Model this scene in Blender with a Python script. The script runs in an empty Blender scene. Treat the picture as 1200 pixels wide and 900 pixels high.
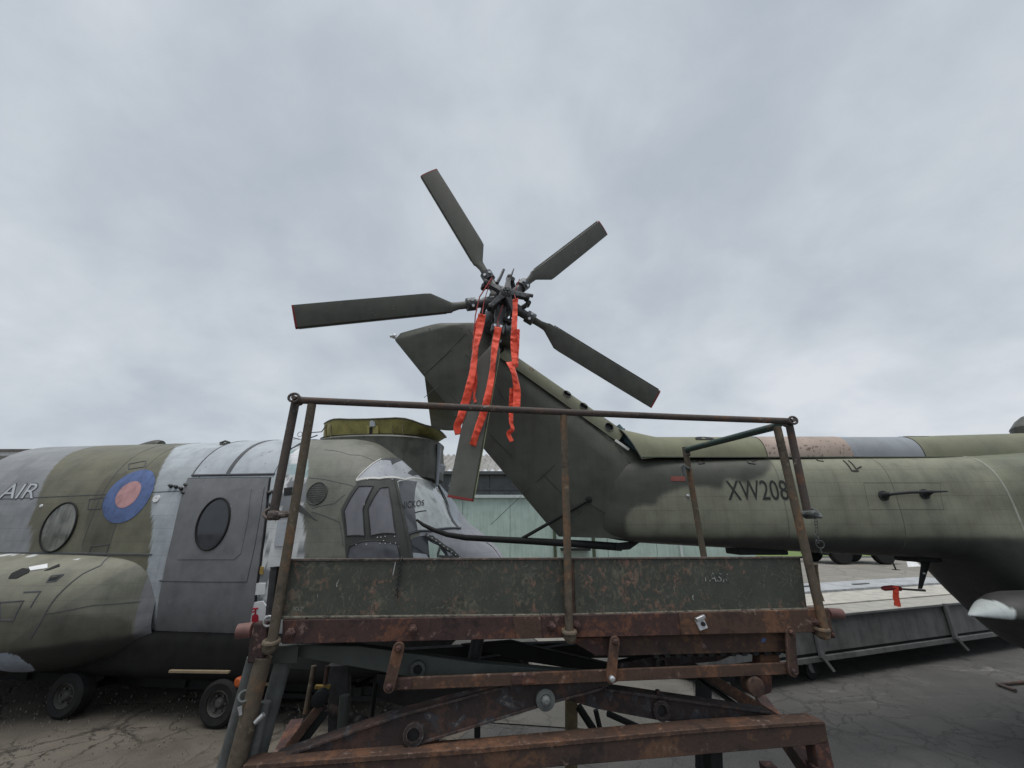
import bpy, bmesh, math, random
import numpy as np
from mathutils import Vector
random.seed(7)
R = math.radians
sc = bpy.context.scene
COL = sc.collection

# ------------------------------------------------------------------ camera
CAM_H, PITCH, FPX = 1.7, R(19.5), 475.0
cam_d = bpy.data.cameras.new('camera')
cam_d.sensor_width = 36.0
cam_d.lens = 36.0 * FPX / 1200.0
cam_d.clip_start = 0.05
cam_d.clip_end = 6000
cam = bpy.data.objects.new('camera', cam_d)
cam.location = (0, 0, CAM_H)
cam.rotation_euler = (math.pi / 2 + PITCH, 0, 0)
COL.objects.link(cam)
sc.camera = cam
sc.render.resolution_x, sc.render.resolution_y = 1024, 768

# ------------------------------------------------------------------ sky, sun, exposure
SUN_EL, SUN_AZ = R(79), R(205)          # nearly overhead, behind thick overcast
SUN_STRENGTH = 1.5
SKY_GAIN = 0.565
EXPOSURE = 0.76
w = bpy.data.worlds.new('World')
sc.world = w
w.use_nodes = True
nt = w.node_tree
for n in list(nt.nodes):
    nt.nodes.remove(n)
L = nt.links.new


def nd(tree, typ, **kw):
    n = tree.nodes.new(typ)
    for k, v in kw.items():
        if k.startswith('i_'):
            n.inputs[k[2:].replace('_', ' ')].default_value = v
        else:
            setattr(n, k, v)
    return n


def mth(tree, op, a, b=None, clamp=False):
    n = tree.nodes.new('ShaderNodeMath')
    n.operation = op
    n.use_clamp = clamp
    for i, v in enumerate((a, b)):
        if v is None:
            continue
        if isinstance(v, (int, float)):
            n.inputs[i].default_value = v
        else:
            tree.links.new(v, n.inputs[i])
    return n.outputs[0]


def ramp(tree, fac, stops, interp='LINEAR'):
    n = tree.nodes.new('ShaderNodeValToRGB')
    n.color_ramp.interpolation = interp
    el = n.color_ramp.elements
    while len(el) < len(stops):
        el.new(0.5)
    for e, (p, c) in zip(el, stops):
        e.position = p
        e.color = (*c, 1) if len(c) == 3 else c
    tree.links.new(fac, n.inputs[0])
    return n.outputs[0]


def mix(tree, fac, a, b, mode='MIX'):
    n = tree.nodes.new('ShaderNodeMix')
    n.data_type = 'RGBA'
    n.blend_type = mode
    for i, v in ((0, fac), (6, a), (7, b)):
        if isinstance(v, (int, float)):
            n.inputs[i].default_value = v
        elif isinstance(v, tuple):
            n.inputs[i].default_value = (*v, 1)
        else:
            tree.links.new(v, n.inputs[i])
    return n.outputs[2]


out = nd(nt, 'ShaderNodeOutputWorld')
bg_sky = nd(nt, 'ShaderNodeBackground')
bg_cld = nd(nt, 'ShaderNodeBackground')
sky = nd(nt, 'ShaderNodeTexSky')
sky.sky_type = 'NISHITA'
sky.sun_disc = False
sky.sun_elevation = SUN_EL
sky.sun_rotation = SUN_AZ
L(sky.outputs[0], bg_sky.inputs[0])
bg_sky.inputs[1].default_value = 0.06
tc = nd(nt, 'ShaderNodeTexCoord')
sep = nd(nt, 'ShaderNodeSeparateXYZ')
L(tc.outputs['Generated'], sep.inputs[0])
zz = mth(nt, 'ADD', mth(nt, 'MAXIMUM', sep.outputs[2], 0.0), 0.45)
comb = nd(nt, 'ShaderNodeCombineXYZ')
L(mth(nt, 'DIVIDE', sep.outputs[0], zz), comb.inputs[0])
L(mth(nt, 'DIVIDE', sep.outputs[1], zz), comb.inputs[1])
comb.inputs[2].default_value = 3.7
n1 = nd(nt, 'ShaderNodeTexNoise', i_Scale=1.7, i_Detail=7.0, i_Roughness=0.5, i_Distortion=0.15)
n2 = nd(nt, 'ShaderNodeTexNoise', i_Scale=4.6, i_Detail=7.0, i_Roughness=0.55, i_Distortion=0.2)
L(comb.outputs[0], n1.inputs['Vector'])
L(comb.outputs[0], n2.inputs['Vector'])
cl = mth(nt, 'ADD', mth(nt, 'MULTIPLY', n1.outputs[0], 0.66), mth(nt, 'MULTIPLY', n2.outputs[0], 0.34))
cloud = ramp(nt, cl, [(0.36, (0.49, 0.545, 0.61)), (0.45, (0.555, 0.607, 0.668)), (0.55, (0.64, 0.688, 0.74)), (0.66, (0.76, 0.795, 0.835))])
L(cloud, bg_cld.inputs[0])
bg_cld.inputs[1].default_value = SKY_GAIN
mxs = nd(nt, 'ShaderNodeMixShader')
mxs.inputs[0].default_value = 0.93
L(bg_sky.outputs[0], mxs.inputs[1])
L(bg_cld.outputs[0], mxs.inputs[2])
L(mxs.outputs[0], out.inputs[0])

sun_d = bpy.data.lights.new('sun', 'SUN')
sun_d.energy = SUN_STRENGTH
sun_d.angle = R(40)
sun_d.color = (1.0, 0.97, 0.93)
sun = bpy.data.objects.new('sun', sun_d)
sun.location = (0, -20, 40)
# direction the light comes from
sx, sy, sz = math.sin(SUN_AZ) * math.cos(SUN_EL), math.cos(SUN_AZ) * math.cos(SUN_EL), math.sin(SUN_EL)
sun.rotation_euler = Vector((sx, sy, sz)).to_track_quat('Z', 'Y').to_euler()
COL.objects.link(sun)
sc.view_settings.view_transform = 'Standard'
sc.view_settings.look = 'None'
sc.view_settings.exposure = EXPOSURE
sc.view_settings.gamma = 1.0

# ------------------------------------------------------------------ survey helpers: sight lines to real planes and hulls
CT, ST = math.cos(PITCH), math.sin(PITCH)


def ray(px, py):
    X, Y = (px - 600.0) / FPX, (py - 450.0) / FPX
    return np.array([X, CT + Y * ST, ST - Y * CT])


EYE = np.array([0, 0, CAM_H])


def at(px, py, d):
    r = ray(px, py)
    return EYE + r * (d / r[1])


def at_z(px, py, z):
    r = ray(px, py)
    return EYE + r * ((z - CAM_H) / r[2])


def on_plane(px, py, p0, n):
    r = ray(px, py)
    return EYE + r * (np.dot(np.asarray(p0) - EYE, n) / np.dot(r, n))


def unit(v):
    v = np.asarray(v, float)
    return v / (np.linalg.norm(v) + 1e-12)


def curve(xs, ys):
    xs, ys = np.asarray(xs, float), np.asarray(ys, float)
    m = np.gradient(ys, xs)
    dsec = np.diff(ys) / np.diff(xs)
    for i in range(len(xs)):
        lo = dsec[max(i - 1, 0)]
        hi = dsec[min(i, len(dsec) - 1)]
        if lo * hi <= 0:
            m[i] = 0
        else:
            m[i] = 2 * lo * hi / (lo + hi)

    def f(x):
        x = np.clip(np.asarray(x, float), xs[0], xs[-1])
        i = np.clip(np.searchsorted(xs, x) - 1, 0, len(xs) - 2)
        h = xs[i + 1] - xs[i]
        t = (x - xs[i]) / h
        return ((1 + 2 * t) * (1 - t) ** 2 * ys[i] + t * (1 - t) ** 2 * h * m[i]
                + t * t * (3 - 2 * t) * ys[i + 1] + t * t * (t - 1) * h * m[i + 1])
    return f


def hash3(a, b, c):
    v = np.sin(a * 127.1 + b * 311.7 + c * 74.7) * 43758.5453
    return v - np.floor(v)


def vnoise(x, y, z=0.0):
    x, y = np.asarray(x, float), np.asarray(y, float)
    z = np.zeros_like(x) + z
    i, j, k = np.floor(x), np.floor(y), np.floor(z)
    f, g, h = x - i, y - j, z - k
    f, g, h = f * f * (3 - 2 * f), g * g * (3 - 2 * g), h * h * (3 - 2 * h)
    r = 0
    for a in (0, 1):
        for b in (0, 1):
            for c in (0, 1):
                wgt = (f if a else 1 - f) * (g if b else 1 - g) * (h if c else 1 - h)
                r = r + wgt * hash3(i + a, j + b, k + c)
    return r


def fbm(x, y, sc_=1.0, oct=4, seed=0.0):
    r, amp, tot = 0, 1.0, 0
    for o in range(oct):
        r = r + amp * vnoise(np.asarray(x) * sc_ + 17.3 * o + seed, np.asarray(y) * sc_ - 9.1 * o + seed * 1.7)
        tot += amp
        amp *= 0.5
        sc_ *= 2.03
    return r / tot


def inpoly(x, y, poly):
    x, y = np.asarray(x), np.asarray(y)
    ins = np.zeros(x.shape, bool)
    n = len(poly)
    for i in range(n):
        x1, y1 = poly[i]
        x2, y2 = poly[(i + 1) % n]
        c = ((y1 > y) != (y2 > y)) & (x < (x2 - x1) * (y - y1) / (y2 - y1 + 1e-12) + x1)
        ins ^= c
    return ins


# ------------------------------------------------------------------ materials
MATS = {}


def newmat(name):
    m = bpy.data.materials.new(name)
    m.use_nodes = True
    t = m.node_tree
    b = t.nodes['Principled BSDF']
    MATS[name] = m
    return m, t, b


def objcoord(t, scale=(1, 1, 1)):
    c = t.nodes.new('ShaderNodeTexCoord')
    mp = t.nodes.new('ShaderNodeMapping')
    mp.inputs['Scale'].default_value = scale
    # world position keeps the grain different on every copy of a piece
    g = t.nodes.new('ShaderNodeNewGeometry')
    t.links.new(g.outputs['Position'], mp.inputs[0])
    return mp.outputs[0]


def noise(t, vec, scale, detail=5.0, rough=0.55, dist=0.0):
    n = nd(t, 'ShaderNodeTexNoise', i_Scale=scale, i_Detail=detail, i_Roughness=rough, i_Distortion=dist)
    t.links.new(vec, n.inputs['Vector'])
    return n.outputs[0]


def bump(t, b, h, strength=0.2, dist=0.01, prev=None):
    n = nd(t, 'ShaderNodeBump', i_Strength=strength, i_Distance=dist)
    t.links.new(h, n.inputs['Height'])
    if prev is not None:
        t.links.new(prev, n.inputs['Normal'])
    t.links.new(n.outputs[0], b.inputs['Normal'])
    return n.outputs[0]


def paint(name, col, rough=0.55, var=0.22, metal=0.0, spec=0.4, chips=None, chip_amt=0.0, scale=6.0, streak=0.25, bmp=0.08):
    m, t, b = newmat(name)
    v = objcoord(t)
    a = noise(t, v, scale, 8, 0.6)
    s = noise(t, objcoord(t, (14, 14, 1.3)), 1.0, 4, 0.6)
    f = mth(t, 'ADD', mth(t, 'MULTIPLY', a, 1.6), mth(t, 'MULTIPLY', s, streak * 2))
    f = mth(t, 'SUBTRACT', f, 0.8 + streak)
    dark = tuple(max(c * (1 - var * 1.3), 0) for c in col)
    lite = tuple(min(c * (1 + var), 1) for c in col)
    c = ramp(t, mth(t, 'ADD', f, 0.5), [(0.15, dark), (0.5, col), (0.85, lite)])
    if chips:
        k = noise(t, v, 38, 4, 0.65)
        k2 = noise(t, v, 7, 3, 0.5)
        kk = mth(t, 'ADD', mth(t, 'MULTIPLY', k, 0.6), mth(t, 'MULTIPLY', k2, 0.4))
        fac = ramp(t, kk, [(0.62 - chip_amt, (0, 0, 0)), (0.645 - chip_amt, (1, 1, 1))])
        c = mix(t, fac, c, chips)
    t.links.new(c, b.inputs['Base Color'])
    rr = ramp(t, a, [(0.3, (rough - 0.12,) * 3), (0.7, (min(rough + 0.15, 1),) * 3)])
    t.links.new(rr, b.inputs['Roughness'])
    b.inputs['Metallic'].default_value = metal
    b.inputs['Specular IOR Level'].default_value = spec
    fine = noise(t, v, 120, 3, 0.6)
    bump(t, b, mth(t, 'ADD', mth(t, 'MULTIPLY', a, 0.6), mth(t, 'MULTIPLY', fine, 0.3)), bmp, 0.01)
    return m


def rust(name, base, orange, dark, amt=0.5, pale=None, rough=0.8, paintcol=None, paint_amt=0.0):
    m, t, b = newmat(name)
    v = objcoord(t)
    a = noise(t, v, 5.5, 9, 0.65, 0.3)
    f = noise(t, v, 42, 6, 0.7)
    g = noise(t, v, 16, 6, 0.6, 0.6)
    k = mth(t, 'ADD', mth(t, 'MULTIPLY', a, 0.75), mth(t, 'MULTIPLY', f, 0.25))
    c = ramp(t, k, [(0.37, dark), (0.46, base), (0.545 - 0.05 * amt, base), (0.59 - 0.05 * amt, orange), (0.70, tuple(x * 1.3 for x in orange))])
    c = mix(t, ramp(t, f, [(0.25, (0.45,) * 3), (0.6, (0, 0, 0))]), c, dark)
    if paintcol:
        fac = ramp(t, g, [(0.60 - paint_amt, (0, 0, 0)), (0.64 - paint_amt, (1, 1, 1))])
        c = mix(t, fac, c, paintcol)
    if pale:
        fac = ramp(t, mth(t, 'ADD', mth(t, 'MULTIPLY', g, 0.6), mth(t, 'MULTIPLY', f, 0.4)), [(0.585, (0, 0, 0)), (0.63, (0.85,) * 3)])
        c = mix(t, fac, c, pale)
        # corners knocked bright
        bv = nd(t, 'ShaderNodeBevel')
        bv.samples = 4
        bv.inputs['Radius'].default_value = 0.006
        ge = nd(t, 'ShaderNodeNewGeometry')
        dt = nd(t, 'ShaderNodeVectorMath', operation='DOT_PRODUCT')
        t.links.new(bv.outputs[0], dt.inputs[0])
        t.links.new(ge.outputs['Normal'], dt.inputs[1])
        ew = ramp(t, dt.outputs['Value'], [(0.80, (1, 1, 1)), (0.985, (0, 0, 0))])
        ew = mth(t, 'MULTIPLY', ew, ramp(t, f, [(0.42, (0, 0, 0)), (0.58, (0.8,) * 3)]))
        c = mix(t, ew, c, tuple(x * 1.15 for x in pale))
    t.links.new(c, b.inputs['Base Color'])
    b.inputs['Roughness'].default_value = rough
    b.inputs['Specular IOR Level'].default_value = 0.3
    bump(t, b, mth(t, 'ADD', k, mth(t, 'MULTIPLY', f, 0.6)), 0.45, 0.006)
    return m


def skin(name, rough=0.5, lines=None, var=0.16, wave=0.25, spec=0.4):
    """painted aluminium skin: the colour scheme is the mesh's own paint, the node tree adds grime and relief"""
    m, t, b = newmat(name)
    at_ = nd(t, 'ShaderNodeAttribute', attribute_name='paint')
    v = objcoord(t)
    a = noise(t, v, 4.0, 9, 0.6)
    s = noise(t, objcoord(t, (11, 11, 1.1)), 1.0, 5, 0.6)
    f = noise(t, v, 60, 4, 0.6)
    k = mth(t, 'ADD', mth(t, 'MULTIPLY', a, 0.5), mth(t, 'ADD', mth(t, 'MULTIPLY', s, 0.35), mth(t, 'MULTIPLY', f, 0.15)))
    g = ramp(t, k, [(0.32, (1 - var * 1.6,) * 3), (0.5, (1, 1, 1)), (0.68, (1 + var, 1 + var, 1 + var * 0.9))])
    c = mix(t, 1.0, at_.outputs['Color'], g, 'MULTIPLY')
    h = mth(t, 'MULTIPLY', f, 0.15)
    if lines:
        for axis, per, wd, dk in lines:
            ge = nd(t, 'ShaderNodeNewGeometry')
            se = nd(t, 'ShaderNodeSeparateXYZ')
            t.links.new(ge.outputs['Position'], se.inputs[0])
            q = mth(t, 'FRACT', mth(t, 'DIVIDE', se.outputs[axis], per))
            q = mth(t, 'ABSOLUTE', mth(t, 'SUBTRACT', q, 0.5))
            ln = mth(t, 'GREATER_THAN', q, 0.5 - wd / per * 0.5)
            other = 2 if axis == 0 else 0
            dot = mth(t, 'GREATER_THAN', mth(t, 'FRACT', mth(t, 'DIVIDE', se.outputs[other], 0.022)), 0.55)
            fl = mth(t, 'MULTIPLY', ln, mth(t, 'ADD', mth(t, 'MULTIPLY', dot, 0.6), 0.4))
            c = mix(t, mth(t, 'MULTIPLY', fl, dk), c, (0.03, 0.03, 0.03))
            h = mth(t, 'SUBTRACT', h, mth(t, 'MULTIPLY', fl, 0.35))
    t.links.new(c, b.inputs['Base Color'])
    t.links.new(ramp(t, a, [(0.3, (rough - 0.1,) * 3), (0.7, (rough + 0.18,) * 3)]), b.inputs['Roughness'])
    b.inputs['Specular IOR Level'].default_value = spec
    n1_ = bump(t, b, h, 0.3, 0.006)
    big = noise(t, v, 3.2, 2, 0.4)
    bump(t, b, big, wave, 0.06, n1_)
    return m


OLIVE_L = (0.196, 0.200, 0.148)
OLIVE_D = (0.056, 0.058, 0.048)
M_puma = skin('camouflage_skin', 0.52, [(2, 0.115, 0.006, 0.30), (0, 0.098, 0.005, 0.20)], 0.22, 0.45)
M_fin = skin('dark_fin_skin', 0.55, [(2, 0.17, 0.004, 0.35), (0, 0.21, 0.004, 0.3)], 0.22, 0.35)
M_spine = skin('spine_cover_paint', 0.6, None, 0.16, 0.1)
M_chk = skin('weathered_grey_skin', 0.5, [(2, 0.13, 0.005, 0.30), (0, 0.25, 0.005, 0.22)], 0.20, 0.45)
M_seam_l = paint('pale_seam', (0.30, 0.31, 0.26), 0.6, 0.4)
M_fin_seam = paint('fin_seam_paint', (0.034, 0.035, 0.03), 0.7, 0.3)
M_seam_d = paint('dark_olive_seam', (0.085, 0.092, 0.07), 0.6, 0.3)
M_dkgreen = paint('blade_olive', (0.078, 0.080, 0.068), 0.55, 0.26, chips=(0.14, 0.142, 0.12), chip_amt=-0.02)
M_blade_edge = paint('pale_edge', (0.20, 0.22, 0.12), 0.6, 0.3)
M_redtip = paint('red_tip', (0.20, 0.022, 0.022), 0.6, 0.3)
M_hub = paint('hub_metal', (0.085, 0.088, 0.092), 0.42, 0.45, metal=0.2, scale=30)
M_hubdark = paint('oily_black', (0.024, 0.024, 0.026), 0.5, 0.4, scale=30)
M_bright = paint('bright_steel', (0.55, 0.56, 0.57), 0.35, 0.2, metal=0.8, scale=30)
M_black = paint('black_rubber', (0.014, 0.014, 0.014), 0.7, 0.3, scale=20, spec=0.25)
M_wire = paint('black_wire', (0.02, 0.02, 0.022), 0.5)
M_marking = paint('black_marking', (0.020, 0.021, 0.020), 0.6, 0.3, chips=(0.10, 0.105, 0.08), chip_amt=-0.01)
M_red = paint('faded_red_marking', (0.30, 0.04, 0.035), 0.6, 0.3)
M_faintred = paint('worn_red_marking', (0.17, 0.05, 0.042), 0.65, 0.4, chips=(0.07, 0.072, 0.058), chip_amt=0.06)
M_door = paint('door_grey', (0.148, 0.152, 0.160), 0.5, 0.18, chips=(0.24, 0.25, 0.26), chip_amt=-0.03, spec=0.35)
M_doorline = paint('door_seam', (0.055, 0.058, 0.064), 0.6)
M_grey = paint('light_grey', (0.34, 0.37, 0.40), 0.5, 0.14, chips=(0.16, 0.17, 0.18), chip_amt=0.0)
M_peel = paint('peeling_grey', (0.36, 0.385, 0.42), 0.5, 0.12, chips=(0.06, 0.062, 0.06), chip_amt=0.02)
M_frame = paint('cockpit_frame', (0.052, 0.055, 0.052), 0.55, 0.2, chips=(0.50, 0.51, 0.52), chip_amt=-0.05)
M_seal = paint('perished_seal', (0.035, 0.036, 0.036), 0.7, 0.4, chips=(0.4, 0.41, 0.42), chip_amt=-0.02)
M_strap = paint('dark_strip', (0.075, 0.08, 0.085), 0.6)
M_primer = paint('yellow_primer', (0.25, 0.225, 0.075), 0.6, 0.3, chips=(0.5, 0.48, 0.36), chip_amt=0.0, scale=9)
M_primer_d = paint('brown_primer', (0.12, 0.10, 0.05), 0.6, 0.5, scale=9)
M_pylon = paint('pylon_olive', (0.085, 0.088, 0.075), 0.45, 0.35, streak=0.5)
M_sky_blue = paint('roundel_blue', (0.082, 0.125, 0.265), 0.65, 0.28, streak=0.5, scale=9)
M_pink = paint('roundel_pink', (0.40, 0.225, 0.23), 0.65, 0.22, streak=0.5, scale=9)
M_letter = paint('letter_grey', (0.42, 0.45, 0.48), 0.6, 0.2)
M_stencil = paint('worn_white_paint', (0.24, 0.25, 0.24), 0.7, 0.3, chips=(0.05, 0.06, 0.05), chip_amt=0.10)
M_letter_d = paint('letter_outline', (0.07, 0.075, 0.085), 0.6, 0.2)
M_white = paint('white_paint', (0.62, 0.63, 0.64), 0.55, 0.15)
M_signred = paint('sign_red', (0.36, 0.012, 0.03), 0.5, 0.1)
M_yellow = paint('yellow_paint', (0.30, 0.20, 0.05), 0.6, 0.25)
M_amber = paint('amber_lens', (0.34, 0.075, 0.02), 0.25, 0.1)
M_plank = paint('raw_plank', (0.20, 0.155, 0.10), 0.8, 0.3)
M_teal = paint('teal_paint', (0.05, 0.10, 0.115), 0.5, 0.3)
M_greentube = paint('green_tube', (0.035, 0.06, 0.05), 0.45, 0.25, chips=(0.11, 0.06, 0.04), chip_amt=0.02)
M_galv = paint('dull_grey_tube', (0.095, 0.102, 0.10), 0.6, 0.35, scale=14, streak=0.4)
M_armgrey = paint('grey_arm', (0.06, 0.068, 0.062), 0.55, 0.25, chips=(0.12, 0.07, 0.05), chip_amt=-0.03)
M_rust_tube = rust('rusty_tube', (0.075, 0.055, 0.042), (0.15, 0.075, 0.042), (0.05, 0.036, 0.03), 0.3, pale=(0.26, 0.23, 0.19))
M_rust_rail = rust('rusty_rail', (0.088, 0.072, 0.064), (0.13, 0.075, 0.052), (0.05, 0.042, 0.039), 0.2, pale=(0.25, 0.22, 0.2))
M_rust_post = rust('worn_brown_post', (0.105, 0.085, 0.062), (0.15, 0.092, 0.055), (0.042, 0.034, 0.027), 0.4, pale=(0.20, 0.175, 0.13))
M_rust_beam = rust('red_oxide_beam', (0.060, 0.034, 0.031), (0.125, 0.056, 0.036), (0.026, 0.018, 0.018), 0.5, pale=(0.17, 0.11, 0.095))
M_rust_or = rust('orange_rust', (0.080, 0.047, 0.034), (0.135, 0.068, 0.040), (0.036, 0.025, 0.022), 0.5, pale=(0.21, 0.155, 0.13))
M_rust_dk = rust('dark_rust_arm', (0.040, 0.029, 0.028), (0.07, 0.042, 0.034), (0.020, 0.017, 0.017), 0.3, pale=(0.15, 0.13, 0.12), paintcol=(0.045, 0.045, 0.05), paint_amt=0.06)
M_rust_blue = rust('rusty_beam_blue_flecks', (0.058, 0.037, 0.030), (0.105, 0.058, 0.036), (0.030, 0.022, 0.021), 0.3, pale=(0.14, 0.10, 0.085), paintcol=(0.045, 0.055, 0.08), paint_amt=-0.07)
M_pinkcap = paint('pink_primer', (0.17, 0.085, 0.075), 0.6, 0.3, chips=(0.12, 0.06, 0.05), chip_amt=0.02)
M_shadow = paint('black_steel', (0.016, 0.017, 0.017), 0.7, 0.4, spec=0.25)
M_crate = paint('crate_grey', (0.118, 0.122, 0.121), 0.6, 0.3, streak=0.5)
M_crate_rail = paint('crate_rail', (0.14, 0.146, 0.146), 0.55, 0.25)
M_crate_top = paint('crate_top', (0.30, 0.29, 0.26), 0.75, 0.2)
M_lid = paint('cream_lid', (0.37, 0.355, 0.315), 0.7, 0.25)
M_lid2 = paint('blue_grey_lid', (0.31, 0.325, 0.335), 0.6, 0.3)
M_wallgreen = paint('pale_green_sheet', (0.36, 0.455, 0.41), 0.6, 0.14, streak=0.6, scale=2.0)
M_gutter = paint('pale_gutter', (0.46, 0.52, 0.50), 0.55, 0.1)
M_darkband = paint('dark_cladding', (0.075, 0.083, 0.085), 0.35, 0.25)
M_roof = paint('fibre_cement_roof', (0.25, 0.245, 0.23), 0.85, 0.25, scale=2)
M_farroof = paint('brown_roof', (0.13, 0.115, 0.11), 0.8, 0.25, scale=1)
M_farwall = paint('far_hangar_wall', (0.40, 0.42, 0.43), 0.7, 0.1)
M_truck = paint('truck_green', (0.06, 0.075, 0.045), 0.5, 0.15)
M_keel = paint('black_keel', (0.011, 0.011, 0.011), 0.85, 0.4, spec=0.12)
M_rim_shade = paint('shade_dark_rim', (0.05, 0.048, 0.044), 0.65, 0.4)  # trailer rims, deep shade under the fuselage painted into the colour
M_rim = paint('wheel_rim', (0.13, 0.13, 0.125), 0.55, 0.3, chips=(0.1, 0.06, 0.04), chip_amt=0.02)
M_pane_lilac = paint('frosted_pane', (0.135, 0.138, 0.155), 0.10, 0.12, spec=0.6, bmp=0.02, streak=0.6)
M_pane_milky = paint('milky_pane', (0.40, 0.43, 0.425), 0.10, 0.18, spec=0.7, bmp=0.02, streak=0.9)
M_pane_dark = paint('dark_pane', (0.03, 0.033, 0.04), 0.06, 0.2, spec=0.6, bmp=0.0)
M_pane_cabin = paint('reflection_toned_pane', (0.15, 0.155, 0.135), 0.12, 0.45, spec=0.6, bmp=0.0, streak=0.9)  # reflection of paler surroundings put into the pane colour and streaks
M_pane_dim = paint('smoky_pane', (0.085, 0.09, 0.10), 0.08, 0.2, spec=0.6, bmp=0.0)
M_pane_low = paint('grey_pane', (0.10, 0.105, 0.12), 0.12, 0.2, spec=0.6, bmp=0.02)
M_grille = paint('grille', (0.06, 0.062, 0.06), 0.7, 0.5, scale=60)
M_sponson_tip = paint('pale_sponson', (0.42, 0.46, 0.46), 0.5, 0.12)
M_wood = paint('grey_deck_edge', (0.13, 0.12, 0.095), 0.9, 0.6, scale=50, chips=(0.04, 0.035, 0.03), chip_amt=0.06, bmp=0.6)
M_grip = paint('pale_grip', (0.6, 0.6, 0.58), 0.5, 0.15)


def toeboard_mat():
    m, t, b = newmat('chipped_green_board')
    v = objcoord(t)
    base = ramp(t, noise(t, v, 9, 8, 0.65), [(0.3, (0.040, 0.045, 0.037)), (0.6, (0.060, 0.066, 0.053)), (0.8, (0.085, 0.088, 0.07))])
    sv = objcoord(t, (1.0, 1.0, 0.75))
    k = noise(t, sv, 42, 6, 0.62, 0.9)
    cl_ = noise(t, v, 4.2, 3, 0.5)
    kk = mth(t, 'ADD', mth(t, 'MULTIPLY', k, 0.62), mth(t, 'MULTIPLY', cl_, 0.38))
    fade = ramp(t, kk, [(0.505, (0, 0, 0)), (0.55, (0.35,) * 3), (0.615, (0.9,) * 3)])
    colc = ramp(t, noise(t, v, 13, 3, 0.5), [(0.42, (0.13, 0.12, 0.09)), (0.55, (0.20, 0.11, 0.08)), (0.7, (0.25, 0.135, 0.105))])
    c = mix(t, fade, base, colc)
    wv = noise(t, objcoord(t, (1, 1, 0.35)), 55, 3, 0.7)
    ww = mth(t, 'ADD', mth(t, 'MULTIPLY', wv, 0.7), mth(t, 'MULTIPLY', noise(t, v, 6, 2, 0.5), 0.3))
    c = mix(t, ramp(t, ww, [(0.655, (0, 0, 0)), (0.69, (0.8,) * 3)]), c, (0.42, 0.41, 0.38))
    # swirling fine scratches down to pale undercoat
    wv_ = nd(t, 'ShaderNodeTexWave', i_Scale=13.0, i_Distortion=22.0, i_Detail=4.0)
    t.links.new(objcoord(t, (1, 1, 1.6)), wv_.inputs['Vector'])
    thin = ramp(t, wv_.outputs['Fac'], [(0.90, (0, 0, 0)), (0.97, (1, 1, 1))])
    thin = mth(t, 'MULTIPLY', thin, ramp(t, noise(t, v, 21, 4, 0.6), [(0.50, (0, 0, 0)), (0.62, (0.42,) * 3)]))
    c = mix(t, thin, c, (0.20, 0.185, 0.15))
    t.links.new(c, b.inputs['Base Color'])
    b.inputs['Roughness'].default_value = 0.6
    b.inputs['Specular IOR Level'].default_value = 0.35
    bump(t, b, kk, 0.3, 0.01)
    return m


M_toe = toeboard_mat()


def ribbon_mat():
    m, t, b = newmat('signal_red_ribbon')
    v = objcoord(t)
    c = ramp(t, noise(t, v, 25, 5, 0.6), [(0.3, (0.74, 0.045, 0.018)), (0.7, (0.98, 0.10, 0.035))])
    t.links.new(c, b.inputs['Base Color'])
    b.inputs['Roughness'].default_value = 0.6
    b.inputs['Sheen Weight'].default_value = 0.3
    w_ = nd(t, 'ShaderNodeTexNoise', i_Scale=70.0, i_Detail=3.0)
    t.links.new(v, w_.inputs['Vector'])
    bump(t, b, w_.outputs[0], 0.4, 0.006)
    return m


M_ribbon = ribbon_mat()


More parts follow.
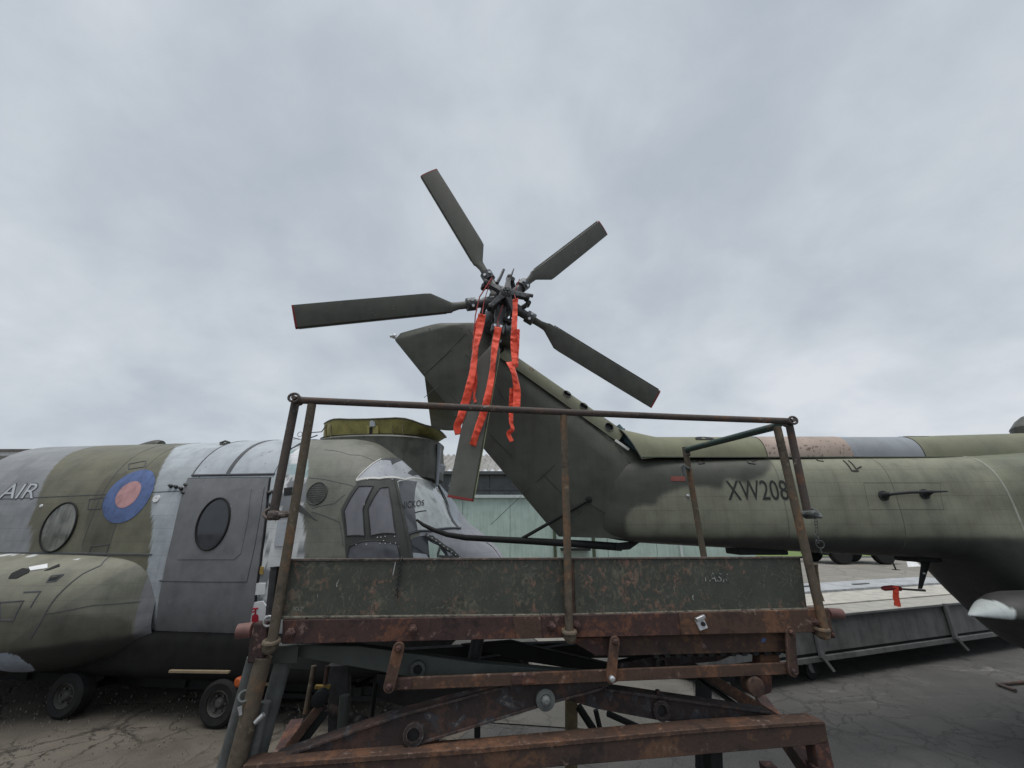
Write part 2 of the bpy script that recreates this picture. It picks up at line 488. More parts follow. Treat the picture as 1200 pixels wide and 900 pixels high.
def ground_mat(name, base, lite, dark, crack=0.0, patch=0.0, crack_scale=1.1):
    m, t, b = newmat(name)
    v = objcoord(t)
    big = noise(t, v, 0.45, 6, 0.6, 0.4)
    mid = noise(t, v, 3.0, 8, 0.65)
    agg = noise(t, v, 85, 4, 0.75)
    vor = nd(t, 'ShaderNodeTexVoronoi', i_Scale=95.0)
    t.links.new(v, vor.inputs['Vector'])
    k = mth(t, 'ADD', mth(t, 'MULTIPLY', big, 0.5), mth(t, 'ADD', mth(t, 'MULTIPLY', mid, 0.3), mth(t, 'MULTIPLY', agg, 0.2)))
    c = ramp(t, k, [(0.34, dark), (0.5, base), (0.66, lite)])
    # wet looking worn patches and pale scuffs
    sc1 = noise(t, objcoord(t, (0.55, 1.6, 1)), 1.5, 9, 0.72, 0.8)
    c = mix(t, ramp(t, sc1, [(0.60, (0, 0, 0)), (0.68, (patch,) * 3)]), c, tuple(min(1, x * 2.1) for x in lite))
    h = mth(t, 'ADD', mth(t, 'MULTIPLY', agg, 0.5), mth(t, 'MULTIPLY', vor.outputs['Distance'], 0.7))
    if crack > 0:
        wob = nd(t, 'ShaderNodeTexNoise', i_Scale=2.2, i_Detail=6.0, i_Roughness=0.65)
        t.links.new(v, wob.inputs['Vector'])
        vm = nd(t, 'ShaderNodeVectorMath', operation='MULTIPLY_ADD')
        t.links.new(wob.outputs['Color'], vm.inputs[0])
        vm.inputs[1].default_value = (0.55, 0.55, 0)
        t.links.new(v, vm.inputs[2])
        for s_, wd in ((crack_scale, 0.016), (crack_scale * 2.7, 0.010)):
            ve = nd(t, 'ShaderNodeTexVoronoi', feature='DISTANCE_TO_EDGE', i_Scale=s_)
            t.links.new(vm.outputs[0], ve.inputs['Vector'])
            e = ramp(t, ve.outputs['Distance'], [(0.0, (1, 1, 1)), (wd * 2.2, (0, 0, 0))])
            e = mth(t, 'MULTIPLY', e, ramp(t, big, [(0.40, (0, 0, 0)), (0.55, (1, 1, 1))]))
            c = mix(t, mth(t, 'MULTIPLY', e, crack), c, (0.012, 0.011, 0.01))
            h = mth(t, 'SUBTRACT', h, mth(t, 'MULTIPLY', e, 2.5))
    t.links.new(c, b.inputs['Base Color'])
    t.links.new(ramp(t, mid, [(0.3, (0.72,) * 3), (0.7, (0.95,) * 3)]), b.inputs['Roughness'])
    b.inputs['Specular IOR Level'].default_value = 0.25
    bump(t, b, h, 0.6, 0.012)
    return m


M_tarmac = ground_mat('tarmac', (0.092, 0.09, 0.086), (0.135, 0.13, 0.122), (0.055, 0.054, 0.053), 0.25, 0.5)
M_brown = ground_mat('cracked_apron', (0.118, 0.104, 0.086), (0.185, 0.163, 0.135), (0.058, 0.05, 0.043), 0.95, 0.35)
M_conc = ground_mat('concrete', (0.225, 0.212, 0.188), (0.29, 0.275, 0.243), (0.15, 0.142, 0.13), 0.3, 0.3, 0.35)
M_conc_d = ground_mat('dirty_concrete', (0.145, 0.138, 0.122), (0.20, 0.19, 0.17), (0.10, 0.096, 0.088), 0.4, 0.2, 0.6)
M_grit = paint('grit_stone', (0.18, 0.165, 0.14), 0.95, 0.4, scale=40, spec=0.1)
M_grass = paint('grass', (0.11, 0.16, 0.04), 0.9, 0.3, scale=2)

# ------------------------------------------------------------------ object builders
WORLD0 = {}


def tag(o, label=None, cat=None, group=None, kind=None):
    for k, v in (('label', label), ('category', cat), ('group', group), ('kind', kind)):
        if v:
            o[k] = v
    return o


def thing(name, loc, label, cat, group=None):
    o = bpy.data.objects.new(name, None)
    o.empty_display_size = 0.2
    o.location = loc
    COL.objects.link(o)
    WORLD0[o] = np.array(loc, float)
    return tag(o, label, cat, group)


class MB:
    """collects polygons in world space; build() links them as one object"""

    def __init__(self):
        self.v, self.f, self.c = [], [], None

    def add(self, vs, fs):
        o = len(self.v)
        self.v += [tuple(map(float, p)) for p in vs]
        self.f += [tuple(i + o for i in f) for f in fs]
        return self

    def grid(self, P, closed=False, flip=False):
        """P: (n, m, 3)"""
        n, m = P.shape[0], P.shape[1]
        fs = []
        for i in range(n - 1):
            for j in range(m if closed else m - 1):
                j2 = (j + 1) % m
                q = (i * m + j, i * m + j2, (i + 1) * m + j2, (i + 1) * m + j)
                fs.append(q[::-1] if flip else q)
        return self.add(P.reshape(-1, 3), fs)

    def loft(self, rings, caps=True):
        n, m = len(rings), len(rings[0])
        vs = [p for r in rings for p in r]
        fs = []
        for i in range(n - 1):
            for j in range(m):
                j2 = (j + 1) % m
                fs.append((i * m + j, i * m + j2, (i + 1) * m + j2, (i + 1) * m + j))
        if caps:
            fs.append(tuple(range(m))[::-1])
            fs.append(tuple(range((n - 1) * m, n * m)))
        return self.add(vs, fs)

    def tube(self, path, r, n=12, caps=True):
        path = [np.asarray(p, float) for p in path]
        rs = r if isinstance(r, (list, tuple, np.ndarray)) else [r] * len(path)
        rings = []
        t0 = unit(path[1] - path[0])
        a = unit(np.cross(t0, [0, 0, 1] if abs(t0[2]) < 0.9 else [1, 0, 0]))
        for i, p in enumerate(path):
            if i == 0:
                t = t0
            elif i == len(path) - 1:
                t = unit(path[i] - path[i - 1])
            else:
                t = unit(unit(path[i] - path[i - 1]) + unit(path[i + 1] - path[i]))
            a = unit(a - t * np.dot(a, t))
            b = np.cross(t, a)
            rings.append([p + rs[i] * (a * math.cos(q) + b * math.sin(q)) for q in np.linspace(0, 2 * math.pi, n, endpoint=False)])
        return self.loft(rings, caps)

    def prism(self, pts, vec):
        """closed polygon pts pushed along vec"""
        vec = np.asarray(vec, float)
        return self.loft([[np.asarray(p, float) for p in pts], [np.asarray(p, float) + vec for p in pts]])

    def beam(self, p0, p1, wd, ht, up=(0, 0, 1)):
        p0, p1 = np.asarray(p0, float), np.asarray(p1, float)
        t = unit(p1 - p0)
        s = unit(np.cross(t, up))
        u = np.cross(s, t)
        q = [s * a * wd / 2 + u * b * ht / 2 for a, b in ((-1, -1), (1, -1), (1, 1), (-1, 1))]
        return self.loft([[p0 + k for k in q], [p1 + k for k in q]])

    def box(self, lo, hi):
        x0, y0, z0 = lo
        x1, y1, z1 = hi
        return self.loft([[(x0, y0, z0), (x1, y0, z0), (x1, y1, z0), (x0, y1, z0)],
                          [(x0, y0, z1), (x1, y0, z1), (x1, y1, z1), (x0, y1, z1)]])

    def disc(self, c, axis, r, thick, n=20, r2=None):
        c, axis = np.asarray(c, float), unit(axis)
        return self.tube([c - axis * thick / 2, c + axis * thick / 2], [r, r2 if r2 is not None else r], n)

    def lathe(self, c, axis, prof, n=24):
        """prof: list of (along, radius)"""
        c, axis = np.asarray(c, float), unit(axis)
        a = unit(np.cross(axis, [0, 0, 1] if abs(axis[2]) < 0.9 else [1, 0, 0]))
        b = np.cross(axis, a)
        rings = [[c + axis * h + max(r, 1e-4) * (a * math.cos(q) + b * math.sin(q)) for q in np.linspace(0, 2 * math.pi, n, endpoint=False)] for h, r in prof]
        return self.loft(rings)

    def torus(self, c, axis, r, rr, n=24, m=8):
        c, axis = np.asarray(c, float), unit(axis)
        a = unit(np.cross(axis, [0, 0, 1] if abs(axis[2]) < 0.9 else [1, 0, 0]))
        b = np.cross(axis, a)
        P = np.zeros((n, m, 3))
        for i in range(n):
            q = 2 * math.pi * i / n
            d = a * math.cos(q) + b * math.sin(q)
            for j in range(m):
                k = 2 * math.pi * j / m
                P[i, j] = c + d * (r + rr * math.cos(k)) + axis * rr * math.sin(k)
        vs = P.reshape(-1, 3)
        fs = [(i * m + j, i * m + (j + 1) % m, ((i + 1) % n) * m + (j + 1) % m, ((i + 1) % n) * m + j) for i in range(n) for j in range(m)]
        return self.add(vs, fs)

    def build(self, name, mat, parent=None, label=None, smooth=35, bevel=0.0, colors=None, kind=None, seg=2, fix=True):
        me = bpy.data.meshes.new(name)
        V = np.array(self.v)
        c = (V.min(0) + V.max(0)) / 2
        if parent is None:
            c[2] = V[:, 2].min()
        V = V - c
        me.from_pydata(V.tolist(), [], self.f)
        if colors is not None:
            ca = me.color_attributes.new('paint', 'FLOAT_COLOR', 'POINT')
            buf = np.ones((len(V), 4), np.float32)
            buf[:, :3] = colors
            ca.data.foreach_set('color', buf.ravel())
        if fix:
            bm = bmesh.new()
            bm.from_mesh(me)
            bmesh.ops.recalc_face_normals(bm, faces=bm.faces)
            bm.to_mesh(me)
            bm.free()
        me.materials.append(mat)
        if smooth:
            me.polygons.foreach_set('use_smooth', [True] * len(me.polygons))
            me.set_sharp_from_angle(angle=R(smooth))
        o = bpy.data.objects.new(name, me)
        COL.objects.link(o)
        WORLD0[o] = c
        if parent is not None:
            o.parent = parent
            o.location = c - WORLD0[parent]
        else:
            o.location = c
        if bevel:
            bv = o.modifiers.new('edge_wear', 'BEVEL')
            bv.width = bevel
            bv.segments = seg
            bv.limit_method = 'ANGLE'
            bv.angle_limit = R(40)
        tag(o, label, None, None, kind)
        return o


def text_mesh(body, shear=0.0):
    cu = bpy.data.curves.new('lettering', 'FONT')
    cu.body = body
    cu.shear = shear
    cu.resolution_u = 4
    o = bpy.data.objects.new('lettering', cu)
    COL.objects.link(o)
    bpy.context.view_layer.update()
    dg = bpy.context.evaluated_depsgraph_get()
    me = bpy.data.meshes.new_from_object(o.evaluated_get(dg))
    bm = bmesh.new()
    bm.from_mesh(me)
    bmesh.ops.triangulate(bm, faces=bm.faces)
    V = np.array([v.co[:2] for v in bm.verts])
    F = [tuple(v.index for v in f.verts) for f in bm.faces]
    bm.free()
    bpy.data.objects.remove(o)
    bpy.data.curves.remove(cu)
    bpy.data.meshes.remove(me)
    V -= V.min(0)
    V /= V.max(0)
    return V, F     # letters in the unit square


def text_on(body, fn, name, mat, parent, shear=0.0):
    """fn maps unit-square letters to world points"""
    V, F = text_mesh(body, shear)
    mb = MB()
    mb.add([fn(a, b) for a, b in V], F)
    return mb.build(name, mat, parent, smooth=0, fix=False)


class Hull:
    """lofted body with superellipse sections: s along the body, u sideways (+ towards the viewer's side), z up"""

    def __init__(self, org, ang, k, s, wd, zt, zb, n=3.0, u0=0.0):
        self.org, self.ang, self.k, self.n, self.u0 = np.asarray(org, float), ang, k, n, u0
        self.h = np.array([math.cos(ang), -math.sin(ang), 0])
        self.nn = np.array([-math.sin(ang), -math.cos(ang), 0])
        self.W, self.T, self.B = curve(s, wd), curve(s, zt), curve(s, zb)
        self.s0, self.s1 = s[0], s[-1]

    def world(self, s, u, z):
        s, u, z = np.broadcast_arrays(np.asarray(s, float), np.asarray(u, float), np.asarray(z, float))
        p = self.org + s[..., None] * self.h + u[..., None] * self.nn
        p = np.array(p)
        p[..., 2] = z - 1.65
        p[..., 0:2] = p[..., 0:2]
        p = p * self.k
        p[..., 2] += CAM_H
        return p

    def local(self, p):
        p = np.asarray(p, float) - EYE
        p = p / self.k
        q = p.copy()
        q[2] = 0
        q = q - np.array([self.org[0], self.org[1], 0])
        return float(q @ self.h), float(q @ self.nn), float(p[2] + 1.65)

    def su(self, s, th, off=0.0):
        s, th = np.broadcast_arrays(np.asarray(s, float), np.asarray(th, float))
        W, T, B = self.W(s), self.T(s), self.B(s)
        zc, h = (T + B) / 2, (T - B) / 2
        e = 2.0 / self.n
        c, sn = np.cos(th), np.sin(th)
        u = (W + off) * np.sign(c) * np.abs(c) ** e
        z = zc + (h + off) * np.sign(sn) * np.abs(sn) ** e
        return u + self.u0, z

    def pt(self, s, th, off=0.0):
        u, z = self.su(s, th, off)
        return self.world(s, u, z)

    def th_of_z(self, s, z):
        T, B = float(self.T(s)), float(self.B(s))
        q = (z - (T + B) / 2) / ((T - B) / 2)
        q = max(-1, min(1, q))
        return math.asin(math.copysign(abs(q) ** (self.n / 2), q))

    def hit(self, px, py):
        """where a sight line first meets the hull: (s, th)"""
        r = ray(px, py)

        def f(t):
            s, u, z = self.local(EYE + r * t)
            W, T, B = float(self.W(s)), float(self.T(s)), float(self.B(s))
            return (abs((u - self.u0) / W) ** self.n + abs((z - (T + B) / 2) / ((T - B) / 2)) ** self.n) - 1
        best, bt, prev = 1e9, None, None
        t = 0.8
        while t < 9:
            v = f(t)
            if v < best:
                best, bt = v, t
            if v <= 0:
                lo, hi = t - 0.02, t
                for _ in range(30):
                    mid = (lo + hi) / 2
                    if f(mid) > 0:
                        lo = mid
                    else:
                        hi = mid
                bt = hi
                break
            t += 0.02
        s, u, z = self.local(EYE + r * bt)
        W, T, B = float(self.W(s)), float(self.T(s)), float(self.B(s))
        a = math.copysign(abs((u - self.u0) / W) ** (self.n / 2), u - self.u0)
        b = math.copysign(abs((z - (T + B) / 2) / ((T - B) / 2)) ** (self.n / 2), z - (T + B) / 2)
        return s, math.atan2(b, a)

    def hitp(self, px, py, off=0.0):
        return self.pt(*self.hit(px, py), off)

    def normal(self, s, th):
        e = 0.004
        a = self.pt(s + e, th) - self.pt(s - e, th)
        b = self.pt(s, th + e) - self.pt(s, th - e)
        n = unit(np.cross(a, b))
        if n @ self.nn < 0 and abs(th) < 1.5:
            n = -n
        return n

    def loft(self, ns, nth, th0=-math.pi, th1=math.pi, s0=None, s1=None):
        S = np.linspace(self.s0 if s0 is None else s0, self.s1 if s1 is None else s1, ns)
        TH = np.linspace(th0, th1, nth)
        SS, TT = np.meshgrid(S, TH, indexing='ij')
        return SS, TT, self.pt(SS, TT)

    def patch(self, poly, off=0.006, rings=6, seg=10, back=-0.004, closed=True):
        """star shaped piece of skin bounded by (s, th) points, lying proud of the hull, edge turned back"""
        P = []
        n = len(poly)
        for i in range(n):
            a, b = np.array(poly[i]), np.array(poly[(i + 1) % n])
            for q in range(seg):
                P.append(a + (b - a) * q / seg)
        P = np.array(P)
        c = P.mean(0)
        mb = MB()
        m = len(P)
        vs, fs = [self.pt(c[0], c[1], off)], []
        for k in range(1, rings + 1):
            for p in P:
                q = c + (p - c) * k / rings
                vs.append(self.pt(q[0], q[1], off))
        for p in P:
            vs.append(self.pt(p[0], p[1], back))
        for j in range(m):
            fs.append((0, 1 + j, 1 + (j + 1) % m))
            for k in range(rings):
                o, o2 = 1 + k * m, 1 + (k + 1) * m
                fs.append((o + j, o2 + j, o2 + (j + 1) % m, o + (j + 1) % m))
        mb.add(vs, fs)
        return mb

    def pxpoly(self, pts):
        return [self.hit(*p) for p in pts]

    def oval(self, s, z, rs, rz, n=28, tilt=0.0):
        r = []
        for q in np.linspace(0, 2 * math.pi, n, endpoint=False):
            a, b = rs * math.cos(q), rz * math.sin(q)
            s_ = s + a * math.cos(tilt) - b * math.sin(tilt)
            z_ = z + a * math.sin(tilt) + b * math.cos(tilt)
            r.append((s_, self.th_of_z(s_, z_)))
        return r

    def strip(self, pts, wd=0.006, off=0.003, sub=8, mb=None):
        """a lap seam laid along (s, th) points"""
        mb = mb or MB()
        path = []
        for i in range(len(pts) - 1):
            for q in range(sub):
                path.append(np.array(pts[i]) + (np.array(pts[i + 1]) - np.array(pts[i])) * q / sub)
        path.append(np.array(pts[-1]))
        L_ = [self.pt(p[0], p[1], off) for p in path]
        vs, fs = [], []
        for i, p in enumerate(path):
            t = unit(L_[min(i + 1, len(L_) - 1)] - L_[max(i - 1, 0)])
            nrm = self.normal(p[0], p[1])
            sd = np.cross(nrm, t) * wd / 2
            base = self.pt(p[0], p[1], -0.003)
            vs += [base - sd * 1.4, L_[i] - sd, L_[i] + sd, base + sd * 1.4]
        for i in range(len(path) - 1):
            for k in range(3):
                fs.append((i * 4 + k, i * 4 + k + 1, i * 4 + k + 5, i * 4 + k + 4))
        mb.add(vs, fs)
        return mb


def fin_prism(mb, face, thick):
    return mb.prism(face, thick)


# ================================================================== GROUND
def sheet(name, pts, z, mat, kind='structure'):
    mb = MB()
    mb.add([(x, y, z) for x, y in pts], [tuple(range(len(pts)))])
    o = mb.build(name, mat, None, smooth=0, kind=kind)
    return o


sheet('ground', [(-2500, -2500), (2500, -2500), (2500, 2500), (-2500, 2500)], -0.004, M_tarmac)
sheet('cracked_apron', [(-30, -3), (-0.3, -3), (-0.9, 3.2), (-0.4, 4.4), (-1.0, 6.5), (-0.6, 10), (-30, 10)], 0.0, M_brown)
sheet('concrete_apron', [(-60, 10.2), (-0.6, 10.2), (0.6, 6.9), (3.0, 7.4), (9.2, 8.9), (14, 9.5), (90, 12), (90, 27.4), (-60, 24)], 0.004, M_conc)
sheet('inner_apron', [(-0.4, 4.6), (1.6, 4.3), (2.1, 5.6), (0.6, 6.9), (-0.3, 6.8)], 0.006, M_conc_d)
sheet('grass_strip', [(-300, 27.5), (300, 27.5), (300, 900), (-300, 900)], 0.008, M_grass)

# loose grit on the broken apron at the left
rg = random.Random(11)
mb = MB()
for k in range(1100):
    x, y = rg.uniform(-5.2, -1.1), rg.uniform(3.1, 7.0)
    r_ = rg.uniform(0.003, 0.009) * (1 if rg.random() < 0.96 else 1.6)
    q0 = rg.uniform(0, 6.28)
    top = [(x + r_ * 0.6 * math.cos(q0 + a) * rg.uniform(0.6, 1.1), y + r_ * 0.6 * math.sin(q0 + a), 0.008 + r_ * rg.uniform(0.5, 0.9)) for a in (0, 1.6, 3.1, 4.7)]
    bot = [(x + r_ * math.cos(q0 + a) * rg.uniform(0.8, 1.3), y + r_ * math.sin(q0 + a), 0.0) for a in (0, 1.6, 3.1, 4.7)]
    mb.loft([bot, top])
mb.build('grit', M_grit, None, smooth=0, kind='stuff')

# ================================================================== GREEN HELICOPTER (tail towards the left)
PY = 4.0
PH = Hull((0, PY, 0), 0.0, 1.0,
          [0.45, 0.8, 1.1, 1.5, 2.2, 3.0, 3.84, 4.04, 4.28, 4.7, 5.2, 7.5],
          [0.02, 0.10, 0.215, 0.285, 0.34, 0.385, 0.42, 0.45, 0.53, 0.70, 0.86, 0.92],
          [2.05, 2.16, 2.26, 2.28, 2.28, 2.28, 2.28, 2.285, 2.29, 2.31, 2.33, 2.36],
          [1.62, 1.57, 1.525, 1.50, 1.465, 1.425, 1.385, 1.20, 0.93, 0.58, 0.50, 0.46], n=3.3)
puma = thing('helicopter', (4.0, PY, 0.0), 'dark green camouflaged helicopter with five bladed tail rotor and black serial on its boom', 'helicopter')


def puma_paint(P, SS, ZZ):
    n = fbm(SS * 1.0, ZZ * 1.0, 5.0, 4, 2.0) - 0.5
    x, z = SS + n * 0.05, ZZ + n * 0.05
    pts = [(700, 480), (914, 535), (908, 546), (897, 559), (875, 567), (853, 561), (848, 574), (826, 570), (805, 571), (790, 576), (779, 581), (772, 592), (758, 592), (747, 594), (739, 609), (742, 622), (748, 632), (752, 660), (600, 700), (500, 400)]
    poly = []
    for p in pts:
        q = on_plane(p[0], p[1], (0, PY - 0.36, 0), np.array([0, 1, 0]))
        poly.append((q[0], q[2] - 0.05))
    # soft sprayed edge
    m, cnt = 0.0, 0
    for rr_ in (0.010, 0.024):
        for q in np.linspace(0, 2 * math.pi, 10, endpoint=False):
            m = m + inpoly(x + rr_ * math.cos(q), z + rr_ * math.sin(q), poly)
            cnt += 1
    m = (m / cnt)[..., None]
    lo, hi = np.array(OLIVE_L), np.array(OLIVE_D)
    # second, darker wave near the cabin ring
    ring = 1 / (1 + np.exp(-(SS - 4.17 + n * 0.25) * 30))[..., None]
    lo2 = lo * (1 - ring) + np.array((0.13, 0.14, 0.10)) * ring
    c = lo2 * (1 - m) + hi * m
    bl = fbm(SS, ZZ, 2.3, 4, 8.0)[..., None]
    c = c * (0.86 + 0.28 * bl)
    under = 1 / (1 + np.exp((ZZ - (1.575 + n * 0.02)) * 90))[..., None]      # belly blended to near black below a wavering height
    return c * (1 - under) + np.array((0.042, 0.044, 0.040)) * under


SS, TT, P = PH.loft(520, 240, -math.pi, math.pi)
UU, ZZ = PH.su(SS, TT)
mb = MB().grid(P)
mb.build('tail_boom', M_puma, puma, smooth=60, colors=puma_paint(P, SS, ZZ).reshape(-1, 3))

# ring seam where boom meets cabin, panel seams
th = np.linspace(-0.9, 1.35, 14)
PH.strip([(4.17 + 0.0 * t, t) for t in th], 0.010, 0.004).build('boom_ring_seam', M_seam_l, puma)
for s_ in (2.36, 3.30):
    PH.strip([(s_, t) for t in np.linspace(-1.2, 1.3, 12)], 0.003, 0.0012, 6).build('boom_panel_seam', M_seam_d, puma)
q = PH.pxpoly([(1012, 566), (1102, 566), (1106, 597), (1019, 597)])
PH.strip(q + [q[0]], 0.002, 0.001, 5).build('access_panel', M_seam_d, puma)

# hand rail like aerial on the boom
mb = MB()
a0, a1, a2 = PH.hitp(1035, 581, 0.07), PH.hitp(1078, 579, 0.075), PH.hitp(1103, 578, 0.055)
mb.tube([a0 + (-0.01, 0, 0), a0, (a0 + a1) / 2 + (0, 0, 0.004), a1, a2], [0.008, 0.0135, 0.0125, 0.012, 0.006], 10)
for q in ((1035, 581), (1083, 579)):
    s_, t_ = PH.hit(*q)
    mb.tube([PH.pt(s_, t_, -0.01), PH.pt(s_, t_, 0.075)], [0.034, 0.014], 14)
    mb.lathe(PH.pt(s_, t_, 0.002), PH.normal(s_, t_), [(0, 0.042), (0.008, 0.042), (0.012, 0.03)], 18)
mb.build('boom_aerial', M_wire, puma)

# footstep recesses along the spine
for (x0, y0, x1, y1, x2, y2) in ((815, 536, 819, 544, 826, 543), (871, 535, 877, 543, 885, 544), (952, 535, 958, 540, 965, 541), (988, 540, 998, 552, 1006, 552)):
    mb = MB()
    PH.strip([PH.hit(x0, y0), PH.hit(x1, y1), PH.hit(x2, y2)], 0.008, 0.006, 5, mb)
    PH.strip([PH.hit(x0 + 6, y0), PH.hit(x1 + 5, y1 - 2), PH.hit(x2 + 3, y2 - 5)], 0.007, 0.006, 5, mb)
    mb.build('footstep', M_marking, puma)

# red dash and fittings
mb = PH.patch(PH.pxpoly([(786, 558.5), (803, 558.5), (803, 564), (786, 564)]), 0.003, 2, 3)
mb.build('red_marking', M_faintred, puma)
for q in ((806, 581),):
    s_, t_ = PH.hit(*q)
    MB().lathe(PH.pt(s_, t_, 0.0), PH.normal(s_, t_), [(0, 0.013), (0.008, 0.013), (0.012, 0.006)], 12).build('static_port', M_bright, puma)

# serial on the boom
sA, tA = PH.hit(853.5, 585)
sB, tB = PH.hit(925.5, 585)
zlo = PH.su(*PH.hit(890, 586))[1]
zhi = PH.su(*PH.hit(890, 563))[1]


def serial(a, b):
    s_ = sA + (sB - sA) * a
    return PH.pt(s_, PH.th_of_z(s_, zlo + (zhi - zlo) * b), 0.004)


text_on('XW208', serial, 'serial_lettering', M_marking, puma)

# spine fairing: half round covers, one per colour
def spine_ring(x, wd, zt, zb, n=26, ex=2.3, thin=0.0):
    r = []
    for q in np.linspace(0, math.pi, n):
        c, s_ = math.cos(q), math.sin(q)
        u = (wd - thin) * math.copysign(abs(c) ** (2 / ex), c)
        z = zb + (zt - zb - thin) * abs(s_) ** (2 / ex)
        r.append((x, PY - u, z))
    return r


SPZ0, SPZ1, SPW = 2.315, 2.545, 0.245
spans = [('green', 1.42, 2.36, (0.17, 0.175, 0.11)), ('pink', 2.363, 3.16, (0.325, 0.26, 0.222)), ('blue_grey', 3.163, 3.82, (0.225, 0.245, 0.265)), ('olive', 3.823, 7.4, (0.165, 0.17, 0.115))]
for nm, x0, x1, colr in spans:
    xs = np.linspace(x0, x1, 120 if nm == 'pink' else 50)
    G = np.array([spine_ring(x, SPW + (0.004 if nm in ('pink', 'olive') else 0), SPZ1 + (0.03 * min(1.6, max(0, x - 3.9))) + (0.004 if nm in ('pink', 'olive') else 0), SPZ0, n=52 if nm == 'pink' else 30) for x in xs])
    q = fbm(G[..., 0], G[..., 1] + G[..., 2], 3.0, 4, 3.0)[..., None]
    c = np.array(colr) * (0.84 + 0.32 * q)
    if nm == 'pink':      # chipped down to the dark skin near the lower edge
        sp = (fbm(G[..., 0], G[..., 2] * 1.5, 46, 3, 5) * 0.75 + 0.25 * fbm(G[..., 0], G[..., 2], 4, 2, 8) + 0.16 * (1 - (G[..., 2] - SPZ0) / 0.23) > 0.72)[..., None]
        c = np.where(sp, np.array((0.12, 0.09, 0.07)), c)
    mb = MB().grid(G)
    lip0 = np.array([spine_ring(x0, SPW - 0.012, SPZ1 - 0.012, SPZ0)])
    mb.build('spine_cover', M_spine, puma, {'green': 'green spine cover', 'pink': 'salmon pink spine cover', 'blue_grey': 'blue grey spine cover', 'olive': 'olive spine cover'}[nm], smooth=60, colors=c.reshape(-1, 3), fix=False)
# flange line under the covers
mb = MB()
mb.beam((1.2, PY - SPW - 0.004, SPZ0 - 0.002), (7.3, PY - SPW - 0.004, SPZ0 - 0.002), 0.006, 0.010)
mb.build('spine_flange', M_seam_d, puma, bevel=0.001)
# vents: dark half moon on the green cover and slot on the olive one
mb = MB()
G = []
for q in np.linspace(0, math.pi, 16):
    x = 1.845 + 0.093 * math.cos(q)
    v = 0.42 + 0.45 * math.sin(q) * 0.5
    G.append((x, v))


def spine_pt(x, v, off=0.004):
    q = v * math.pi / 2
    c, s_ = math.cos(q), math.sin(q)
    return (x, PY - (SPW + off) * c ** (2 / 2.3), SPZ0 + (SPZ1 - SPZ0 + off) * s_ ** (2 / 2.3))


mb.add([spine_pt(x, v * 1.15 + 0.02) for x, v in G] + [spine_pt(1.845, 0.5)], [(i, i + 1, 16) for i in range(15)])
mb.build('spine_vent', M_shadow, puma, smooth=0)
mb = MB()
ov = [(3.98 + 0.085 * math.cos(q) + 0.05 * math.sin(q), 0.86 - 0.13 * math.sin(q)) for q in np.linspace(0, 2 * math.pi, 20, endpoint=False)]
mb.add([spine_pt(x, v, 0.009) for x, v in ov] + [spine_pt(3.98, 0.86, 0.009)], [(i, (i + 1) % 20, 20) for i in range(20)])
mb.build('spine_slot', M_shadow, puma, smooth=0)

# flared elbow cover where the drive shaft turns up the fin
xs = np.linspace(1.13, 1.42, 16)
rings = []
for x in xs:
    t = min(1.0, (x - 1.13) / 0.29)
    up = 0.085 * (1 - t) ** 1.3
    lean = 0.10 * (1 - t)
    rr = spine_ring(x, SPW + 0.0 * t, SPZ1 + up, SPZ0 - 0.02 * (1 - t))
    rings.append([(px_ - lean * ((pz_ - SPZ0) / 0.3) * 0.75 * (1 - t) + 0.06 * (1 - (pz_ - SPZ0) / 0.3) * (1 - t), py_, pz_) for px_, py_, pz_ in rr])
G = np.array(rings)
mb = MB().grid(G)
q = fbm(G[..., 0], G[..., 2], 4, 4, 3)[..., None]
mb.build('elbow_cover', M_spine, puma, 'green flared elbow cover', smooth=60, colors=(np.array((0.17, 0.175, 0.112)) * (0.84 + 0.32 * q)).reshape(-1, 3), fix=False)
mb = MB()
inner = [(x + 0.012, PY - (PY - y) * 0.97 * -1 * -1, z - 0.006) for x, y, z in rings[0]]
mb.tube([(x, y, z) for x, y, z in rings[0]], 0.007, 8)
mb.build('elbow_rim', M_pylon, puma)

# ---------------------------------------------------------------- fin
def fpl(px, py, y=PY - 0.06):
    return on_plane(px, py, (0, y, 0), np.array([0, 1.0, 0]))


rows = [((656, 629), (790, 633), 0.13), ((641, 613), (800, 575), 0.185), ((600, 564), (752, 530), 0.165), ((548, 503), (672, 472), 0.135), ((499, 443), (592, 412), 0.115), ((478, 417), (582, 388), 0.105), ((461, 396), (560, 377), 0.095), ((468, 388), (520, 376), 0.04)]
cs = np.concatenate([np.linspace(0, 0.75, 26), np.linspace(0.77, 1, 14)])
fine_rows = []
vv = np.linspace(0, len(rows) - 1, 60)
Tp = np.array([fpl(*r[0]) for r in rows])
Lp = np.array([fpl(*r[1]) for r in rows])
tm = np.array([r[2] for r in rows])
ii = np.arange(len(rows))


def lerp(A, v):
    return np.array([np.interp(v, ii, A[:, k]) for k in range(A.shape[1])])


